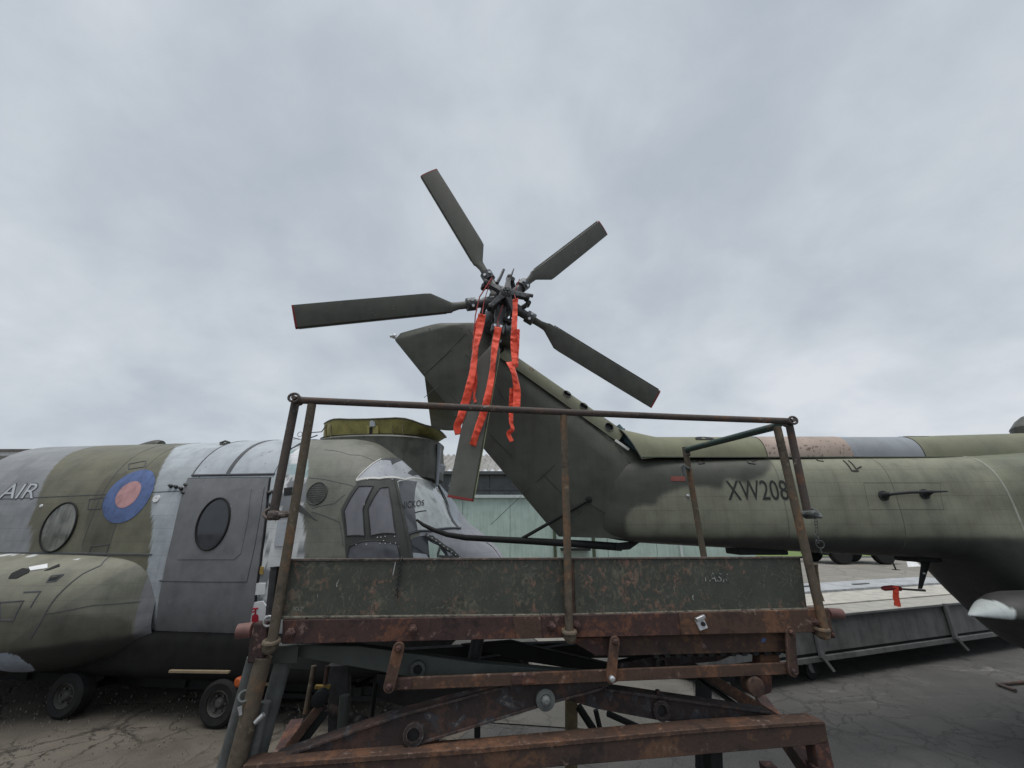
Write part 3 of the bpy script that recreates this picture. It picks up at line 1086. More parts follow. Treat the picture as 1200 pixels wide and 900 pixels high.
near, far = [], []
for v in vv:
    a, b = lerp(Tp, v), lerp(Lp, v)
    t_ = np.interp(v, ii, tm)
    rn, rf = [], []
    for c in cs:
        hw = 0.012 + (t_ - 0.012) * (c / 0.72) ** 0.8 if c < 0.72 else t_ * math.sqrt(max(1 - ((c - 0.72) / 0.285) ** 2, 0.0))
        p = a + (b - a) * c
        rn.append((p[0], PY - hw, p[2]))
        rf.append((p[0], PY + hw, p[2]))
    near.append(rn)
    far.append(rf)
ringsF = [n_ + f_[::-1] for n_, f_ in zip(near, far)]
mb = MB().loft(ringsF)
V = np.array(mb.v)
q = fbm(V[:, 0], V[:, 2], 2.6, 5, 11)[:, None]
mb.build('tail_fin', M_fin, puma, smooth=50, colors=np.array((0.066, 0.069, 0.056)) * (0.82 + 0.36 * q))


def fin_pt(px, py, off=0.004):
    """point on the near face of the fin"""
    p = fpl(px, py, PY - 0.12)
    best, hw = 1e9, 0.1
    for v, rn in zip(vv, near):
        arr = np.array(rn)
        d = (arr[:, 0] - p[0]) ** 2 + (arr[:, 2] - p[2]) ** 2
        k = int(d.argmin())
        if d[k] < best:
            best, hw = d[k], PY - arr[k, 1]
    p = fpl(px, py, PY - hw)
    return np.array([p[0], PY - hw - off, p[2]])


mb = MB()
for line in ([(497, 440), (522, 416), (546, 391)], [(575, 615), (612, 580), (650, 545)], [(612, 530), (655, 575), (690, 612)], [(520, 455), (560, 495), (600, 535)], [(585, 418), (630, 450), (672, 482), (720, 520), (742, 548), (747, 575)], [(545, 415), (580, 450), (592, 470)], [(657, 626), (690, 590), (712, 603)], [(549, 386), (556, 396), (562, 406)]):
    pts = []
    for a, b in zip(line[:-1], line[1:]):
        for q in np.linspace(0, 1, 7):
            pts.append(fin_pt(a[0] + (b[0] - a[0]) * q + 1e-3 * q, a[1] + (b[1] - a[1]) * q, 0.001))
    MB().tube(pts, 0.0024, 5).build('fin_seam', M_fin_seam, puma)
for p in ((503, 385), (511, 392), (515, 400), (523, 405), (530, 410), (518, 418), (507, 428), (498, 437), (541, 384)):
    c = fin_pt(*p, 0.001)
    MB().disc(c, (0, 1, 0), 0.0075, 0.004, 8).build('fin_screw', M_galv, puma)
# tail light on the tip
c = fpl(461, 394, PY)
MB().lathe(c, (-1, 0, 0.05), [(-0.03, 0.03), (0.0, 0.028), (0.012, 0.02), (0.03, 0.018), (0.04, 0.008)], 14).build('tail_light', M_bright, puma)
# static wick
MB().tube([fpl(497, 466, PY - 0.03), fpl(513, 452, PY - 0.05)], 0.003, 6).build('static_wick', M_galv, puma)

# rounded drive shaft cover along the leading edge, with three cooling holes
B0, B1 = fpl(584, 418, PY - 0.13), fpl(724, 518, PY - 0.13)
ax = unit(B1 - B0)
ouv = unit(np.array([-ax[2], 0, ax[0]]))
if ouv[2] < 0:
    ouv = -ouv
NL, NR = 150, 44
G = np.zeros((NL, NR, 3))
for i, t in enumerate(np.linspace(0, 1, NL)):
    c = B0 + (B1 - B0) * t
    hgt = 0.150 + 0.012 * t
    for j, q in enumerate(np.linspace(0, math.pi, NR)):
        cc, s_ = math.cos(q), math.sin(q)
        u = 0.135 * math.copysign(abs(cc) ** 0.85, cc)
        G[i, j] = (c[0], PY - u, c[2]) + ouv * hgt * abs(s_) ** 0.85
holes = []
for hpx in ((665, 462), (684.5, 476.5), (714, 500)):
    r = ray(*hpx)
    D = np.linalg.norm(np.cross(G - EYE, unit(r)), axis=2)
    D[:, NR // 2:] = 9
    i, j = np.unravel_index(D.argmin(), D.shape)
    holes.append(G[i, j])
keep = []
vs = G.reshape(-1, 3)
for i in range(NL - 1):
    for j in range(NR - 1):
        c = (G[i, j] + G[i + 1, j + 1]) / 2
        if all(np.linalg.norm(c - h_) > 0.043 for h_ in holes):
            keep.append((i * NR + j, i * NR + j + 1, (i + 1) * NR + j + 1, (i + 1) * NR + j))
mb = MB().add(vs, keep)
q = fbm(vs[:, 0], vs[:, 2], 5, 4, 4)[:, None]
mb.build('shaft_cover', M_spine, puma, 'lighter green rounded cover with three holes', smooth=60, colors=np.array((0.145, 0.15, 0.10)) * (0.82 + 0.36 * q), fix=False)
for h_ in holes:
    j = np.linalg.norm(G - h_, axis=2)
    i, j = np.unravel_index(j.argmin(), j.shape)
    nrm = unit(np.cross(G[i + 1, j] - G[i - 1, j], G[i, j + 1] - G[i, j - 1]))
    if nrm[1] > 0:
        nrm = -nrm
    MB().torus(h_ + nrm * 0.001, nrm, 0.044, 0.0045, 28, 6).build('cooling_hole_rim', M_pylon, puma)
    MB().disc(h_ - nrm * 0.03, nrm, 0.05, 0.004, 20).build('cooling_hole', M_hubdark, puma)
# red ring mark on the cover
c = G[36, 9]
MB().torus(c + (0, -0.002, 0), (0, 1, 0.3), 0.02, 0.003, 18, 5).build('red_ring_mark', M_red, puma)
# opening at the elbow: drive shaft and pale bar
mb = MB()
c0, c1 = fpl(722, 500, PY - 0.03), fpl(746, 530, PY - 0.03)
mb.tube([c0, c0 * 0.6 + c1 * 0.4, c1], [0.045, 0.05, 0.06], 14)
mb.torus(c0 * 0.6 + c1 * 0.4, unit(c1 - c0), 0.055, 0.012, 18, 6)
mb.build('drive_shaft', M_teal, puma)
MB().beam(fpl(721, 516, PY - 0.15), fpl(737, 527, PY - 0.15), 0.014, 0.024).build('pale_bar', M_grip, puma, bevel=0.002)
mb = MB()
mb.prism([fpl(716, 500, PY - 0.02), fpl(732, 502, PY - 0.02), fpl(748, 538, PY - 0.02), fpl(738, 538, PY - 0.02), fpl(716, 518, PY - 0.02)], (0, 0.05, 0))
mb.build('elbow_bulkhead', M_hubdark, puma)

# horizontal stabiliser on the far side
zs = 3.22
rt, tt = np.array((-0.93, PY + 0.03, zs)), np.array((-1.29, 6.35, zs - 0.02))
mb = MB()
ringsS = []
for f in np.linspace(0, 1, 6):
    a = rt + (tt - rt) * f
    ch = 0.62 - 0.17 * f
    ring = []
    for c in np.linspace(0, 1, 12):
        th_ = 0.045 * math.sqrt(c + 1e-4) * (1 - c) * 2.2 + 0.003
        ring.append((a[0] + ch * (1 - c), a[1], a[2] + th_))
    for c in np.linspace(1, 0, 12):
        th_ = 0.045 * math.sqrt(c + 1e-4) * (1 - c) * 2.2 + 0.003
        ring.append((a[0] + ch * (1 - c), a[1], a[2] - th_))
    ringsS.append(ring)
mb.loft(ringsS)
mb.build('horizontal_stabiliser', M_dkgreen, puma, smooth=40)

# tail bumper: curved tube and strut
pts = [fpl(*p, PY) for p in ((488, 609), (496, 615), (508, 621), (524, 626.5), (545, 630), (580, 632), (620, 634), (680, 637.5), (728, 641))]
mb = MB().tube(pts, [0.010, 0.016, 0.020, 0.023, 0.026, 0.028, 0.030, 0.034, 0.036], 14)
mb.prism([fpl(722, 637, PY - 0.05), fpl(752, 634, PY - 0.05), fpl(738, 644, PY - 0.05), fpl(722, 645, PY - 0.05)], (0, 0.1, 0))
mb.build('tail_bumper', M_black, puma)
mb = MB().tube([fpl(612, 631, PY), fpl(640, 615, PY - 0.06), fin_pt(688, 587, 0.01)], [0.016, 0.015, 0.012], 10)
mb.lathe(fin_pt(690, 585, 0.0), (0, -1, 0), [(0, 0.03), (0.015, 0.028), (0.02, 0.012)], 14)
mb.build('bumper_strut', M_black, puma)

# sponson end, blade aerial, belly plate, cable
mb = MB()
ringsP = []
p0 = at(1136, 721, 3.42)
for t in np.concatenate([np.linspace(0, 0.36, 28), np.linspace(0.4, 1, 9)]):
    ln = 1.15
    x = p0[0] + ln * t
    wd = 0.012 + 0.32 * math.sin(min(t * 1.5, 1) * math.pi / 2) ** 0.95
    ht = 0.006 + 0.150 * math.sin(min(t * 2.6, 1) * math.pi / 2) ** 1.0
    hb = 0.006 + 0.10 * math.sin(min(t * 1.1, 1) * math.pi / 2) ** 1.3
    ring = []
    for q in np.linspace(0, 2 * math.pi, 26, endpoint=False):
        s_ = math.sin(q)
        ring.append((x, p0[1] + 0.10 * t - wd * math.cos(q), p0[2] + (ht if s_ > 0 else hb) * s_))
    ringsP.append(ring)
mb.loft(ringsP)
V = np.array(mb.v)
up = (V[:, 2] > p0[2] - 0.012)
nn_ = fbm(V[:, 0], V[:, 2], 5, 3, 1)
pale = (up & (V[:, 0] < p0[0] + 0.215 - 0.6 * np.abs(V[:, 2] - p0[2] - 0.05) ** 1.2))[:, None]  # lit top of the tip painted pale, underside and fuselage shadow dark
mb.build('sponson', M_fin, puma, 'sponson with pale grey pointed end, shadow painted dark behind it', smooth=60, colors=np.where(pale, np.array((0.33, 0.36, 0.36)), np.array((0.03, 0.031, 0.03))))
mb = MB()
m0, m1 = at(1086, 658, 3.98), at(1078.5, 690, 3.98)
mb.loft([[m0 + (-0.042, 0, 0.02), m0 + (0, -0.012, 0.02), m0 + (0.05, 0, 0.02), m0 + (0, 0.012, 0.02)], [m1 + (-0.022, 0, 0), m1 + (0, -0.007, 0), m1 + (0.018, 0, 0), m1 + (0, 0.007, 0)]])
mb.build('blade_aerial', M_shadow, puma, smooth=30)
MB().box(tuple(at(1083, 672, 3.955) - (0.008, 0.002, 0.006)), tuple(at(1083, 672, 3.955) + (0.008, 0.004, 0.006))).build('aerial_placard', M_grip, puma)
mb = MB().tube([at(1052, 690, 3.98), at(1084, 692, 3.98)], [0.0075, 0.010], 8)
mb.build('pitot_tube', M_pylon, puma)
for x0, x1, y_ in ((866, 925, 650.5), (1076, 1106, 659)):
    a, b = at(x0, y_, 3.88), at(x1, y_, 3.88)
    MB().box((a[0], 3.88, a[2]), (b[0], 4.12, a[2] + 0.08)).build('belly_plate', M_shadow, puma, bevel=0.012)
mb = MB().tube([at(1122, 668, 3.75), at(1132, 682, 3.75), at(1143, 694, 3.75), at(1153, 700, 3.75), at(1160, 697, 3.75), at(1164, 690, 3.72)], 0.0035, 6)
mb.build('drain_hose', M_wire, puma)
# exhaust stack at the far right
mb = MB()
a = at(1190, 508, 4.1)
mb.lathe(a + (0.22, 0, -0.05), (0.25, 0, 1), [(0, 0.17), (0.08, 0.19), (0.16, 0.15), (0.22, 0.1)], 18)
mb.build('exhaust_stack', M_pylon, puma)

# ---------------------------------------------------------------- tail rotor
HUBC = at(589, 353, 3.5)
RN = unit((0.25881905, -0.96063438, 0.10096674))     # rotor axis
rotor_tips = [(343, 377), (498, 203), (705, 263), (772, 465), (545, 588)]


def on_disc(px, py):
    return on_plane(px, py, HUBC, RN)


def blade(tip_px, pitch, up_red=True):
    tip = on_disc(*tip_px)
    e = unit(tip - HUBC)
    Rr = np.linalg.norm(tip - HUBC)
    c0 = unit(np.cross(RN, e))
    # the wide side of every blade faces clockwise as seen from the camera
    view = unit(HUBC - EYE)
    if np.dot(np.cross(view, e), c0) < 0:
        c0 = -c0
    # feathering angle of each blade as the photograph shows its chord
    ideal = unit(np.cross(e, unit((HUBC + tip) / 2 - EYE)))
    if ideal @ c0 < 0:
        ideal = -ideal
    full = math.atan2(ideal @ RN, ideal @ c0)
    pitch = max(-pitch, min(pitch, full))
    cw = c0 * math.cos(pitch) + RN * math.sin(pitch)
    nn = unit(np.cross(e, cw))

    def pt(r, c, h):
        return HUBC + e * r + cw * c + nn * h
    st = [(0.19, 0.036, -0.036, 0.026), (0.24, 0.034, -0.036, 0.022), (0.272, 0.036, -0.05, 0.018), (0.282, 0.044, -0.062, 0.017), (0.37, 0.138, -0.064, 0.014), (0.40, 0.142, -0.064, 0.013), (0.8, 0.142, -0.064, 0.012), (0.985, 0.140, -0.064, 0.011)]
    rings = []
    for f, a, b, h in st:
        r = []
        wdt = a - b
        for q in range(14):
            x = q / 13
            r.append(pt(f * Rr, b + wdt * x, h * (1 - (2 * x - 0.75) ** 2 * 0.62) * (1 if x < 0.95 else 0.3)))
        for q in range(12, 0, -1):
            x = q / 13
            r.append(pt(f * Rr, b + wdt * x, -h * (1 - (2 * x - 0.75) ** 2 * 0.62)))
        rings.append(r)
    b_ = MB().loft(rings).build('rotor_blade', M_dkgreen, puma, smooth=40)
    rt_ = []
    for f in (0.9848, 0.994):
        rt_.append([HUBC + e * f * Rr + (np.array(p) - (HUBC + e * 0.985 * Rr)) for p in rings[-1]])
    MB().loft(rt_).build('tip_cap', M_redtip, b_, smooth=40)
    mb = MB().beam(pt(0.31 * Rr, -0.065, 0), pt(0.98 * Rr, -0.065, 0), 0.006, 0.008, nn)
    mb.build('leading_edge_strip', M_blade_edge if tip_px[1] > 500 else M_pylon, b_)
    # grip: sleeve, clamp with two bolts
    mb = MB().tube([pt(0.05 * Rr, 0, -0.01), pt(0.10 * Rr, 0, 0), pt(0.115 * Rr, 0, 0), pt(0.20 * Rr, 0, 0)], [0.06, 0.056, 0.044, 0.038], 14)
    mb.lathe(pt(0.175 * Rr, 0, 0), e, [(-0.05, 0.04), (-0.042, 0.062), (0.042, 0.062), (0.05, 0.04)], 18)
    mb.build('blade_grip', M_hub, b_)
    mb = MB()
    for s_ in (-0.022, 0.022):
        mb.disc(pt(0.175 * Rr, s_ * 1.3, 0) - nn * np.sign(nn @ view) * 0.058, nn, 0.014, 0.022, 10)
    mb.build('grip_bolt', M_bright, b_)
    # pitch horn and link
    mb = MB()
    h0 = pt(0.10 * Rr, 0.0, 0)
    h1 = pt(0.125 * Rr, -0.10, 0) + RN * 0.02
    mb.tube([h0, h1], [0.03, 0.022], 10)
    mb.lathe(h1, RN, [(-0.03, 0.026), (0.03, 0.026)], 12)
    mb.tube([h1, HUBC + e * 0.17 - c0 * 0.09 + RN * 0.12], 0.009, 8)
    mb.build('pitch_link', M_hubdark, b_)
    return e, c0, Rr


dirs = [blade(tp, pz) for tp, pz in zip(rotor_tips, (0.35, 0.35, 0.45, 0.35, 0.35))]
mb = MB()
mb.lathe(HUBC, RN, [(-0.33, 0.085), (-0.12, 0.085), (-0.08, 0.14), (0.04, 0.145), (0.06, 0.09), (0.085, 0.075)], 22)
mb.build('rotor_hub', M_hubdark, puma)
# spider of five arms in front of the hub
mb = MB()
for e, c0, Rr in dirs:
    a = HUBC + RN * 0.135
    d = unit(e - c0 * 0.62)
    rings = []
    for f, wd, tk in ((0.02, 0.042, 0.03), (0.09, 0.026, 0.028), (0.19, 0.021, 0.024), (0.225, 0.026, 0.026)):
        s_ = np.cross(RN, d)
        cpt = a + d * f - RN * (0.16 * f)
        rings.append([cpt + s_ * wd + RN * tk, cpt - s_ * wd + RN * tk, cpt - s_ * wd - RN * tk, cpt + s_ * wd - RN * tk])
    mb.loft(rings)
mb.lathe(HUBC + RN * 0.10, RN, [(0, 0.065), (0.06, 0.062), (0.075, 0.045)], 18)
mb.build('pitch_spider', M_hub, puma, bevel=0.004)
for e, c0, Rr in dirs:
    d = unit(e - c0 * 0.62)
    t_ = HUBC + RN * (0.135 - 0.16 * 0.22) + d * 0.222
    MB().lathe(t_, RN, [(-0.045, 0.020), (0.03, 0.024), (0.034, 0.012)], 10).build('spider_eye', M_hubdark, puma)
mb = MB()
for k in range(6):
    q = k * math.pi / 3
    a = unit(np.cross(RN, (0, 0, 1)))
    b = np.cross(RN, a)
    mb.disc(HUBC + RN * 0.178 + 0.03 * (a * math.cos(q) + b * math.sin(q)), RN, 0.010, 0.02, 8)
mb.disc(HUBC + RN * 0.182, RN, 0.014, 0.03, 8)
mb.build('spider_bolt', M_galv, puma)
# two pointed horns above the hub and a balance arm to the right
for pts_, rs_ in ((((579, 341), (583, 334), (587, 325)), (0.020, 0.016, 0.014)), (((590, 342), (595, 333), (598.5, 324)), (0.016, 0.013, 0.006))):
    MB().tube([on_disc(*p) + RN * 0.12 for p in pts_], list(rs_), 8).build('hub_horn', M_hub, puma)
mb = MB().tube([on_disc(594, 351) + RN * 0.13, on_disc(612, 353) + RN * 0.11, on_disc(620.5, 354.5) + RN * 0.11], [0.02, 0.017, 0.019], 10)
mb.tube([on_disc(617, 356) + RN * 0.1, on_disc(614, 366) + RN * 0.07], 0.004, 6)
mb.build('balance_arm', M_hub, puma)
# gearbox behind the hub and its fairing
gb = on_plane(583, 385, (0, PY - 0.13, 0), np.array([0, 1.0, 0]))
mb = MB()
mb.lathe(HUBC - RN * 0.12, -RN, [(0, 0.085), (0.05, 0.10), (0.12, 0.12), (0.25, 0.14), (0.4, 0.12)], 20)
mb.tube([gb + (0.02, -0.12, -0.06), gb + (0.06, 0, 0.0), gb + (0.12, 0.12, -0.1)], [0.06, 0.085, 0.08], 14)
mb.tube([gb + (-0.02, -0.17, 0.14), gb + (-0.04, -0.16, -0.02)], [0.035, 0.028], 12)
mb.tube([gb + (0.06, -0.17, 0.12), gb + (0.075, -0.15, -0.02)], [0.04, 0.03], 12)
mb.build('tail_gearbox', M_hub, puma)
mb = MB()
for k in range(5):
    a = gb + (-0.06 + 0.035 * k, -0.2, 0.1 - 0.03 * k)
    mb.tube([a, a + (0.01, 0.0, -0.09), a + (0.03, 0.03, -0.17)], 0.006, 6)
mb.build('hydraulic_pipe', M_hubdark, puma)
mb = MB()
a = fpl(586, 398, PY - 0.16)
mb.lathe(a + (-0.01, 0, -0.02), (0, -1, 0.2), [(0, 0.026), (0.012, 0.026), (0.016, 0.015)], 14)
mb.build('oil_sight_glass', M_bright, puma)
mb = MB()
a = [(0.00, 0.16), (0.09, 0.14), (0.16, 0.04), (0.17, -0.08), (0.1, -0.13), (-0.03, -0.1), (-0.09, 0.02), (-0.06, 0.12)]
ringsG = []
g0 = fpl(590, 398, PY)
for y_, k in ((-0.15, 0.8), (-0.12, 1.0), (0.12, 1.0), (0.15, 0.8)):
    ringsG.append([(g0[0] + k * x, PY + y_, g0[2] + k * z) for x, z in a])
mb.loft(ringsG)
mb.build('gearbox_fairing', M_pylon, puma, smooth=50)

# ---------------------------------------------------------------- ribbons tied to the rotor
def ribbon(name, label, strands, group=None, y=3.28, cat='ribbon'):
    """each strand: pixel centre line and width in metres, laid in a gently waving vertical sheet"""
    mb = MB()
    for si, (pts, wd, dy) in enumerate(strands):
        P = np.array([on_plane(p[0], p[1], (0, y + dy, 0), np.array([0, 1.0, 0])) for p in pts])
        n = 110
        d = np.concatenate([[0], np.cumsum(np.linalg.norm(np.diff(P, axis=0), axis=1))])
        fx, fz = curve(d, P[:, 0]), curve(d, P[:, 2])
        rows_ = []
        for k, t in enumerate(np.linspace(0, d[-1], n)):
            e_ = 0.01
            tx, tz = fx(t + e_) - fx(t - e_), fz(t + e_) - fz(t - e_)
            tg = unit((tx, 0, tz))
            sd = np.array([tg[2], 0, -tg[0]])
            tw = 0.62 * math.sin(t * 5 + si * 2 + pts[0][0]) + 0.10 * math.sin(t * 23 + si)
            sd = sd * math.cos(tw) + np.array([0, 1, 0]) * math.sin(tw)
            off = 0.010 * math.sin(t * 17 + si * 1.7) + 0.005 * vnoise(np.array([t * 40.0]), np.array([pts[0][0]]))[0]
            c = np.array([float(fx(t)), y + dy + off, float(fz(t))])
            r_ = []
            for q in (-0.5, -0.33, -0.17, 0.0, 0.17, 0.33, 0.5):
                fold = 0.013 * (vnoise(np.array([t * 38.0 + q * 2.5]), np.array([q * 3.0 + si * 7 + pts[0][0]]))[0] - 0.5)
                fold += 0.0035 * (vnoise(np.array([t * 95.0 - q * 4.0]), np.array([q * 5.0 + si]))[0] - 0.5)
                edge = 1.0 + 0.05 * (vnoise(np.array([t * 30.0]), np.array([si * 3.0 + pts[0][0]]))[0] - 0.5)
                r_.append(c + sd * wd * q * edge + np.array([0, fold, 0.4 * fold]))
            rows_.append(r_)
        Gr = np.array(rows_)
        mb.grid(Gr)
    o = mb.build(name, M_ribbon, None, smooth=60, fix=False)
    sol = o.modifiers.new('cloth', 'SOLIDIFY')
    sol.thickness = 0.0015
    tag(o, label, cat, group)
    return o


ribbon('warning_ribbon', 'long red ribbon with a trailing second strand, leftmost of the three on the tail rotor', [
    ([(565, 368), (562, 385), (557, 410), (553, 440), (548, 462), (543, 478), (540, 490), (536, 500), (538, 509)], 0.070, 0.0),
    ([(561, 372), (557, 390), (555, 410)], 0.035, 0.03),
    ([(555, 428), (556, 450), (554, 464), (556, 472)], 0.05, 0.04)], 'red ribbons tied to the tail rotor')
ribbon('warning_ribbon', 'red ribbon hanging in front of the lowest tail rotor blade, middle one of three', [
    ([(584, 383), (580, 405), (576, 440), (571, 468), (566, 485), (561, 500), (554, 522)], 0.064, -0.02)], 'red ribbons tied to the tail rotor')
ribbon('warning_ribbon', 'doubled red ribbon with a folded over end, rightmost of the three on the tail rotor', [
    ([(604, 350), (603, 375), (602, 400), (604, 428)], 0.058, 0.0),
    ([(607, 385), (606, 410), (605, 430)], 0.036, 0.035),
    ([(597, 424), (603, 440), (606, 460), (605, 480)], 0.066, -0.02),
    ([(600, 455), (599, 480), (599, 495), (601, 503), (596, 508), (600, 517)], 0.040, 0.03)], 'red ribbons tied to the tail rotor')
# cords that tie the ribbons on
mb = MB()
for a, b in (((572, 338), (565, 368)), ((585, 368), (584, 383)), ((604, 338), (604, 350))):
    mb.tube([on_disc(*a) + RN * 0.15, (on_disc(*a) * 0.5 + 0.5 * np.array(at(b[0], b[1], 3.28))) + (-0.01, 0, 0), at(b[0], b[1], 3.28)], 0.004, 6)
mb.tube([on_disc(573, 337) + RN * 0.16, at(562, 348, 3.32), at(557, 370, 3.3), at(555, 400, 3.3)], 0.006, 6)
mb.build('ribbon_cord', M_red, puma)

# red cover and streamer on the pitot tube
pc = MB().tube([at(1033.5, 689.5, 3.98), at(1036, 689.5, 3.98), at(1046, 688.8, 3.98), at(1055, 689.8, 3.98), at(1056, 690, 3.98)], [0.012, 0.020, 0.022, 0.020, 0.012], 12)
o = pc.build('pitot_cover', M_redtip, None, smooth=60)
o['label'], o['category'] = 'dark red sleeve covering the end of the thin pitot tube under the boom', 'cover'
ribbon('warning_ribbon', 'short red tag hanging from the pitot tube cover above the grey crate', [([(1050, 687), (1052, 700), (1053, 711)], 0.042, 0.0)], None, 3.95)

# ================================================================== GREY HELICOPTER (nose to the right)
CK, CA = 1.072, R(7)
CORG = (-2.69, 5.34, 0)
CH = Hull(CORG, CA, CK,
          [-5.5, 0.9, 1.2, 1.4, 1.6, 1.75, 1.9, 2.1, 2.3, 2.5, 2.6, 2.66],
          [1.2, 1.2, 1.19, 1.16, 1.11, 1.06, 1.0, 0.88, 0.70, 0.45, 0.26, 0.06],
          [2.67, 2.67, 2.62, 2.50, 2.31, 2.14, 1.96, 1.73, 1.60, 1.44, 1.32, 1.15],
          [0.33, 0.33, 0.34, 0.36, 0.40, 0.44, 0.48, 0.56, 0.66, 0.80, 0.9, 1.0], n=2.9)
cb = CH.world(-0.5, 0.0, 0.0)
chin = thing('helicopter', (float(cb[0]), float(cb[1]), 0.0), 'grey and olive weathered helicopter fuselage with a round blue and pink roundel, no rotors', 'helicopter')
FR = lambda *pts: [CH.hit(*p) for p in pts]

SS, TT, P = CH.loft(420, 230, -math.pi, math.pi, -3.2)
UU, ZZ = CH.su(SS, TT)
n_ = fbm(SS, TT, 3.0, 4, 5.0) - 0.5
xs_, ts_ = SS + n_ * 0.06, TT + n_ * 0.05
col = np.zeros(P.shape)
col[:] = (0.215, 0.225, 0.235)
lb = FR((33, 700), (33, 645), (31, 615), (40, 598), (52, 565), (66, 545), (84, 531))
rb = FR((207, 523), (197, 535), (186, 555), (179, 580), (177, 600), (177, 640), (177, 700))
olive = inpoly(xs_, ts_, [(p[0], p[1]) for p in lb] + [(lb[-1][0], 2.2), (rb[0][0], 2.2)] + [(p[0], p[1]) for p in rb])
col[olive] = (0.128, 0.124, 0.088)
dk = inpoly(xs_, ts_, FR((95, 650), (100, 610), (122, 560), (150, 552), (140, 600), (128, 648)))
col[dk & olive] = (0.098, 0.094, 0.068)
s_r = np.interp(TT, [p[1] for p in rb[::-1]], [p[0] for p in rb[::-1]])
nose_s = np.interp(TT, [p[1] for p in FR((358, 654), (357, 620), (360, 575), (363, 545), (352, 521))], [p[0] for p in FR((358, 654), (357, 620), (360, 575), (363, 545), (352, 521))])
lg = (xs_ > s_r) & (SS <= nose_s + n_ * 0.1)
col[lg] = (0.335, 0.37, 0.395)
# patches rubbed to bare grey near the door pillar
peel = fbm(SS, ZZ, 7.5, 5, 31)
pil = lg & (SS > CH.hit(316, 600)[0])
col[pil] = (0.47, 0.485, 0.49)
col[pil & (peel > 0.535)] = (0.155, 0.165, 0.175)
col[pil & (TT > CH.hit(330, 556)[1])] = (0.29, 0.325, 0.345)
blu = inpoly(SS, TT, FR((340, 526), (366, 530), (362, 560), (340, 556)))
col[blu] = (0.27, 0.36, 0.37)
wht = inpoly(SS, TT, FR((340, 526), (352, 524), (350, 542), (340, 545)))
col[wht & (peel > 0.38)] = (0.55, 0.56, 0.58)
nose = SS > nose_s + n_ * 0.1
col[nose] = (0.142, 0.145, 0.122)
col[nose & (ts_ < -0.02) & (peel > 0.56)] = (0.105, 0.108, 0.088)
front = SS > 1.93
col[front] = (0.30, 0.305, 0.33)
belly = ZZ < 0.665 + n_ * 0.05  # black paint of the underside with its shade painted in
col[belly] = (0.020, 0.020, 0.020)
tone = fbm(SS, TT, 4.0, 5, 9)
col *= (0.84 + 0.32 * tone)[..., None]
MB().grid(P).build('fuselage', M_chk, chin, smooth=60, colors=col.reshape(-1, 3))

# keel added below the door line, its black holds paint and belly shade
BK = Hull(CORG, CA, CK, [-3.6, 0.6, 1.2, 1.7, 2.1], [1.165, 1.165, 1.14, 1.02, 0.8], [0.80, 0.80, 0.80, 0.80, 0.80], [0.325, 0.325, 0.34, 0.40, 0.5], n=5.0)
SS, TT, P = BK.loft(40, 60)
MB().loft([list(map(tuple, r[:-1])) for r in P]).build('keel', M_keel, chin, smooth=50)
# seams
mb = MB()
sA_ = CH.hit(170, 578)
for a, b in (((0, 585), (222, 575)),):
    CH.strip(FR(a, (110, 580), b), 0.007, 0.003, 8, mb)
CH.strip(FR((0, 648), (60, 648), (120, 649), (178, 650)), 0.014, 0.008, 6, mb)
mb.build('fuselage_seam', M_strap, chin, kind=None)
mb = MB()
for px_ in (96, 128, 205):
    s_, t0 = CH.hit(px_, 640)
    CH.strip([(s_, t) for t in np.linspace(t0, 1.45, 14)], 0.005, 0.002, 3, mb)
for line in (((366, 600), (398, 612), (402, 640)), ((362, 560), (398, 566), (418, 572)), ((380, 527), (410, 533), (440, 541)), ((366, 596), (392, 590), (404, 580))):
    CH.strip(FR(*line), 0.005, 0.002, 6, mb)
mb.build('skin_seam', M_strap, chin, kind='stuff')

# crew door, in two leaves, with its window
dp = FR((221, 562), (268, 561), (316, 561), (312, 600), (305, 660), (299, 705), (292, 748), (282, 755), (240, 756), (196, 757), (183, 748), (186, 720), (192, 680), (203, 630), (212, 590))
gap = [(a + (a - np.mean([p[0] for p in dp])) * 0.03, b + (b - np.mean([p[1] for p in dp])) * 0.022) for a, b in dp]
CH.patch(gap, 0.004, 8, 5).build('door_gap', M_shadow, chin, smooth=40)
door = CH.patch(dp, 0.016, 8, 5).build('crew_door', M_door, chin, 'dark grey crew door', smooth=40)
mb = MB()
CH.strip(FR((188, 680), (240, 681), (290, 681)), 0.007, 0.0185, 6, mb)
mb.build('door_split', M_doorline, door)
mb = MB()
CH.strip(FR((291, 681), (300, 640), (307, 600), (311, 572)), 0.006, 0.0185, 6, mb)
mb.build('door_seam_strip', M_doorline, door)
q = FR((227, 577), (262, 575), (296, 574), (292, 610), (284, 648), (276, 655), (242, 655), (210, 655), (216, 620))
CH.patch(q, 0.020, 5, 5).build('door_panel', M_door, door, smooth=40)
ws, wt = CH.hit(251.5, 614)
wz = CH.su(ws, wt)[1]
ov = CH.oval(ws, float(wz), 0.165, 0.232, 36)
CH.patch(ov, 0.023, 6, 1).build('door_window', M_pane_dark, door, smooth=60)
mb = MB().tube([CH.pt(a, b, 0.024) for a, b in ov + ov[:2]], 0.011, 8, False)
mb.build('window_seal', M_black, door)
mb = MB()
CH.strip(FR((190, 761), (245, 760), (300, 759)), 0.02, 0.03, 6, mb)
mb.build('door_sill', M_galv, chin)
for q in ((196, 763), (250, 762)):
    s_, t_ = CH.hit(*q)
    MB().lathe(CH.pt(s_, t_, 0.03), CH.normal(s_, t_), [(0, 0.013), (0.012, 0.012), (0.016, 0.006)], 10).build('sill_bolt', M_bright, chin)

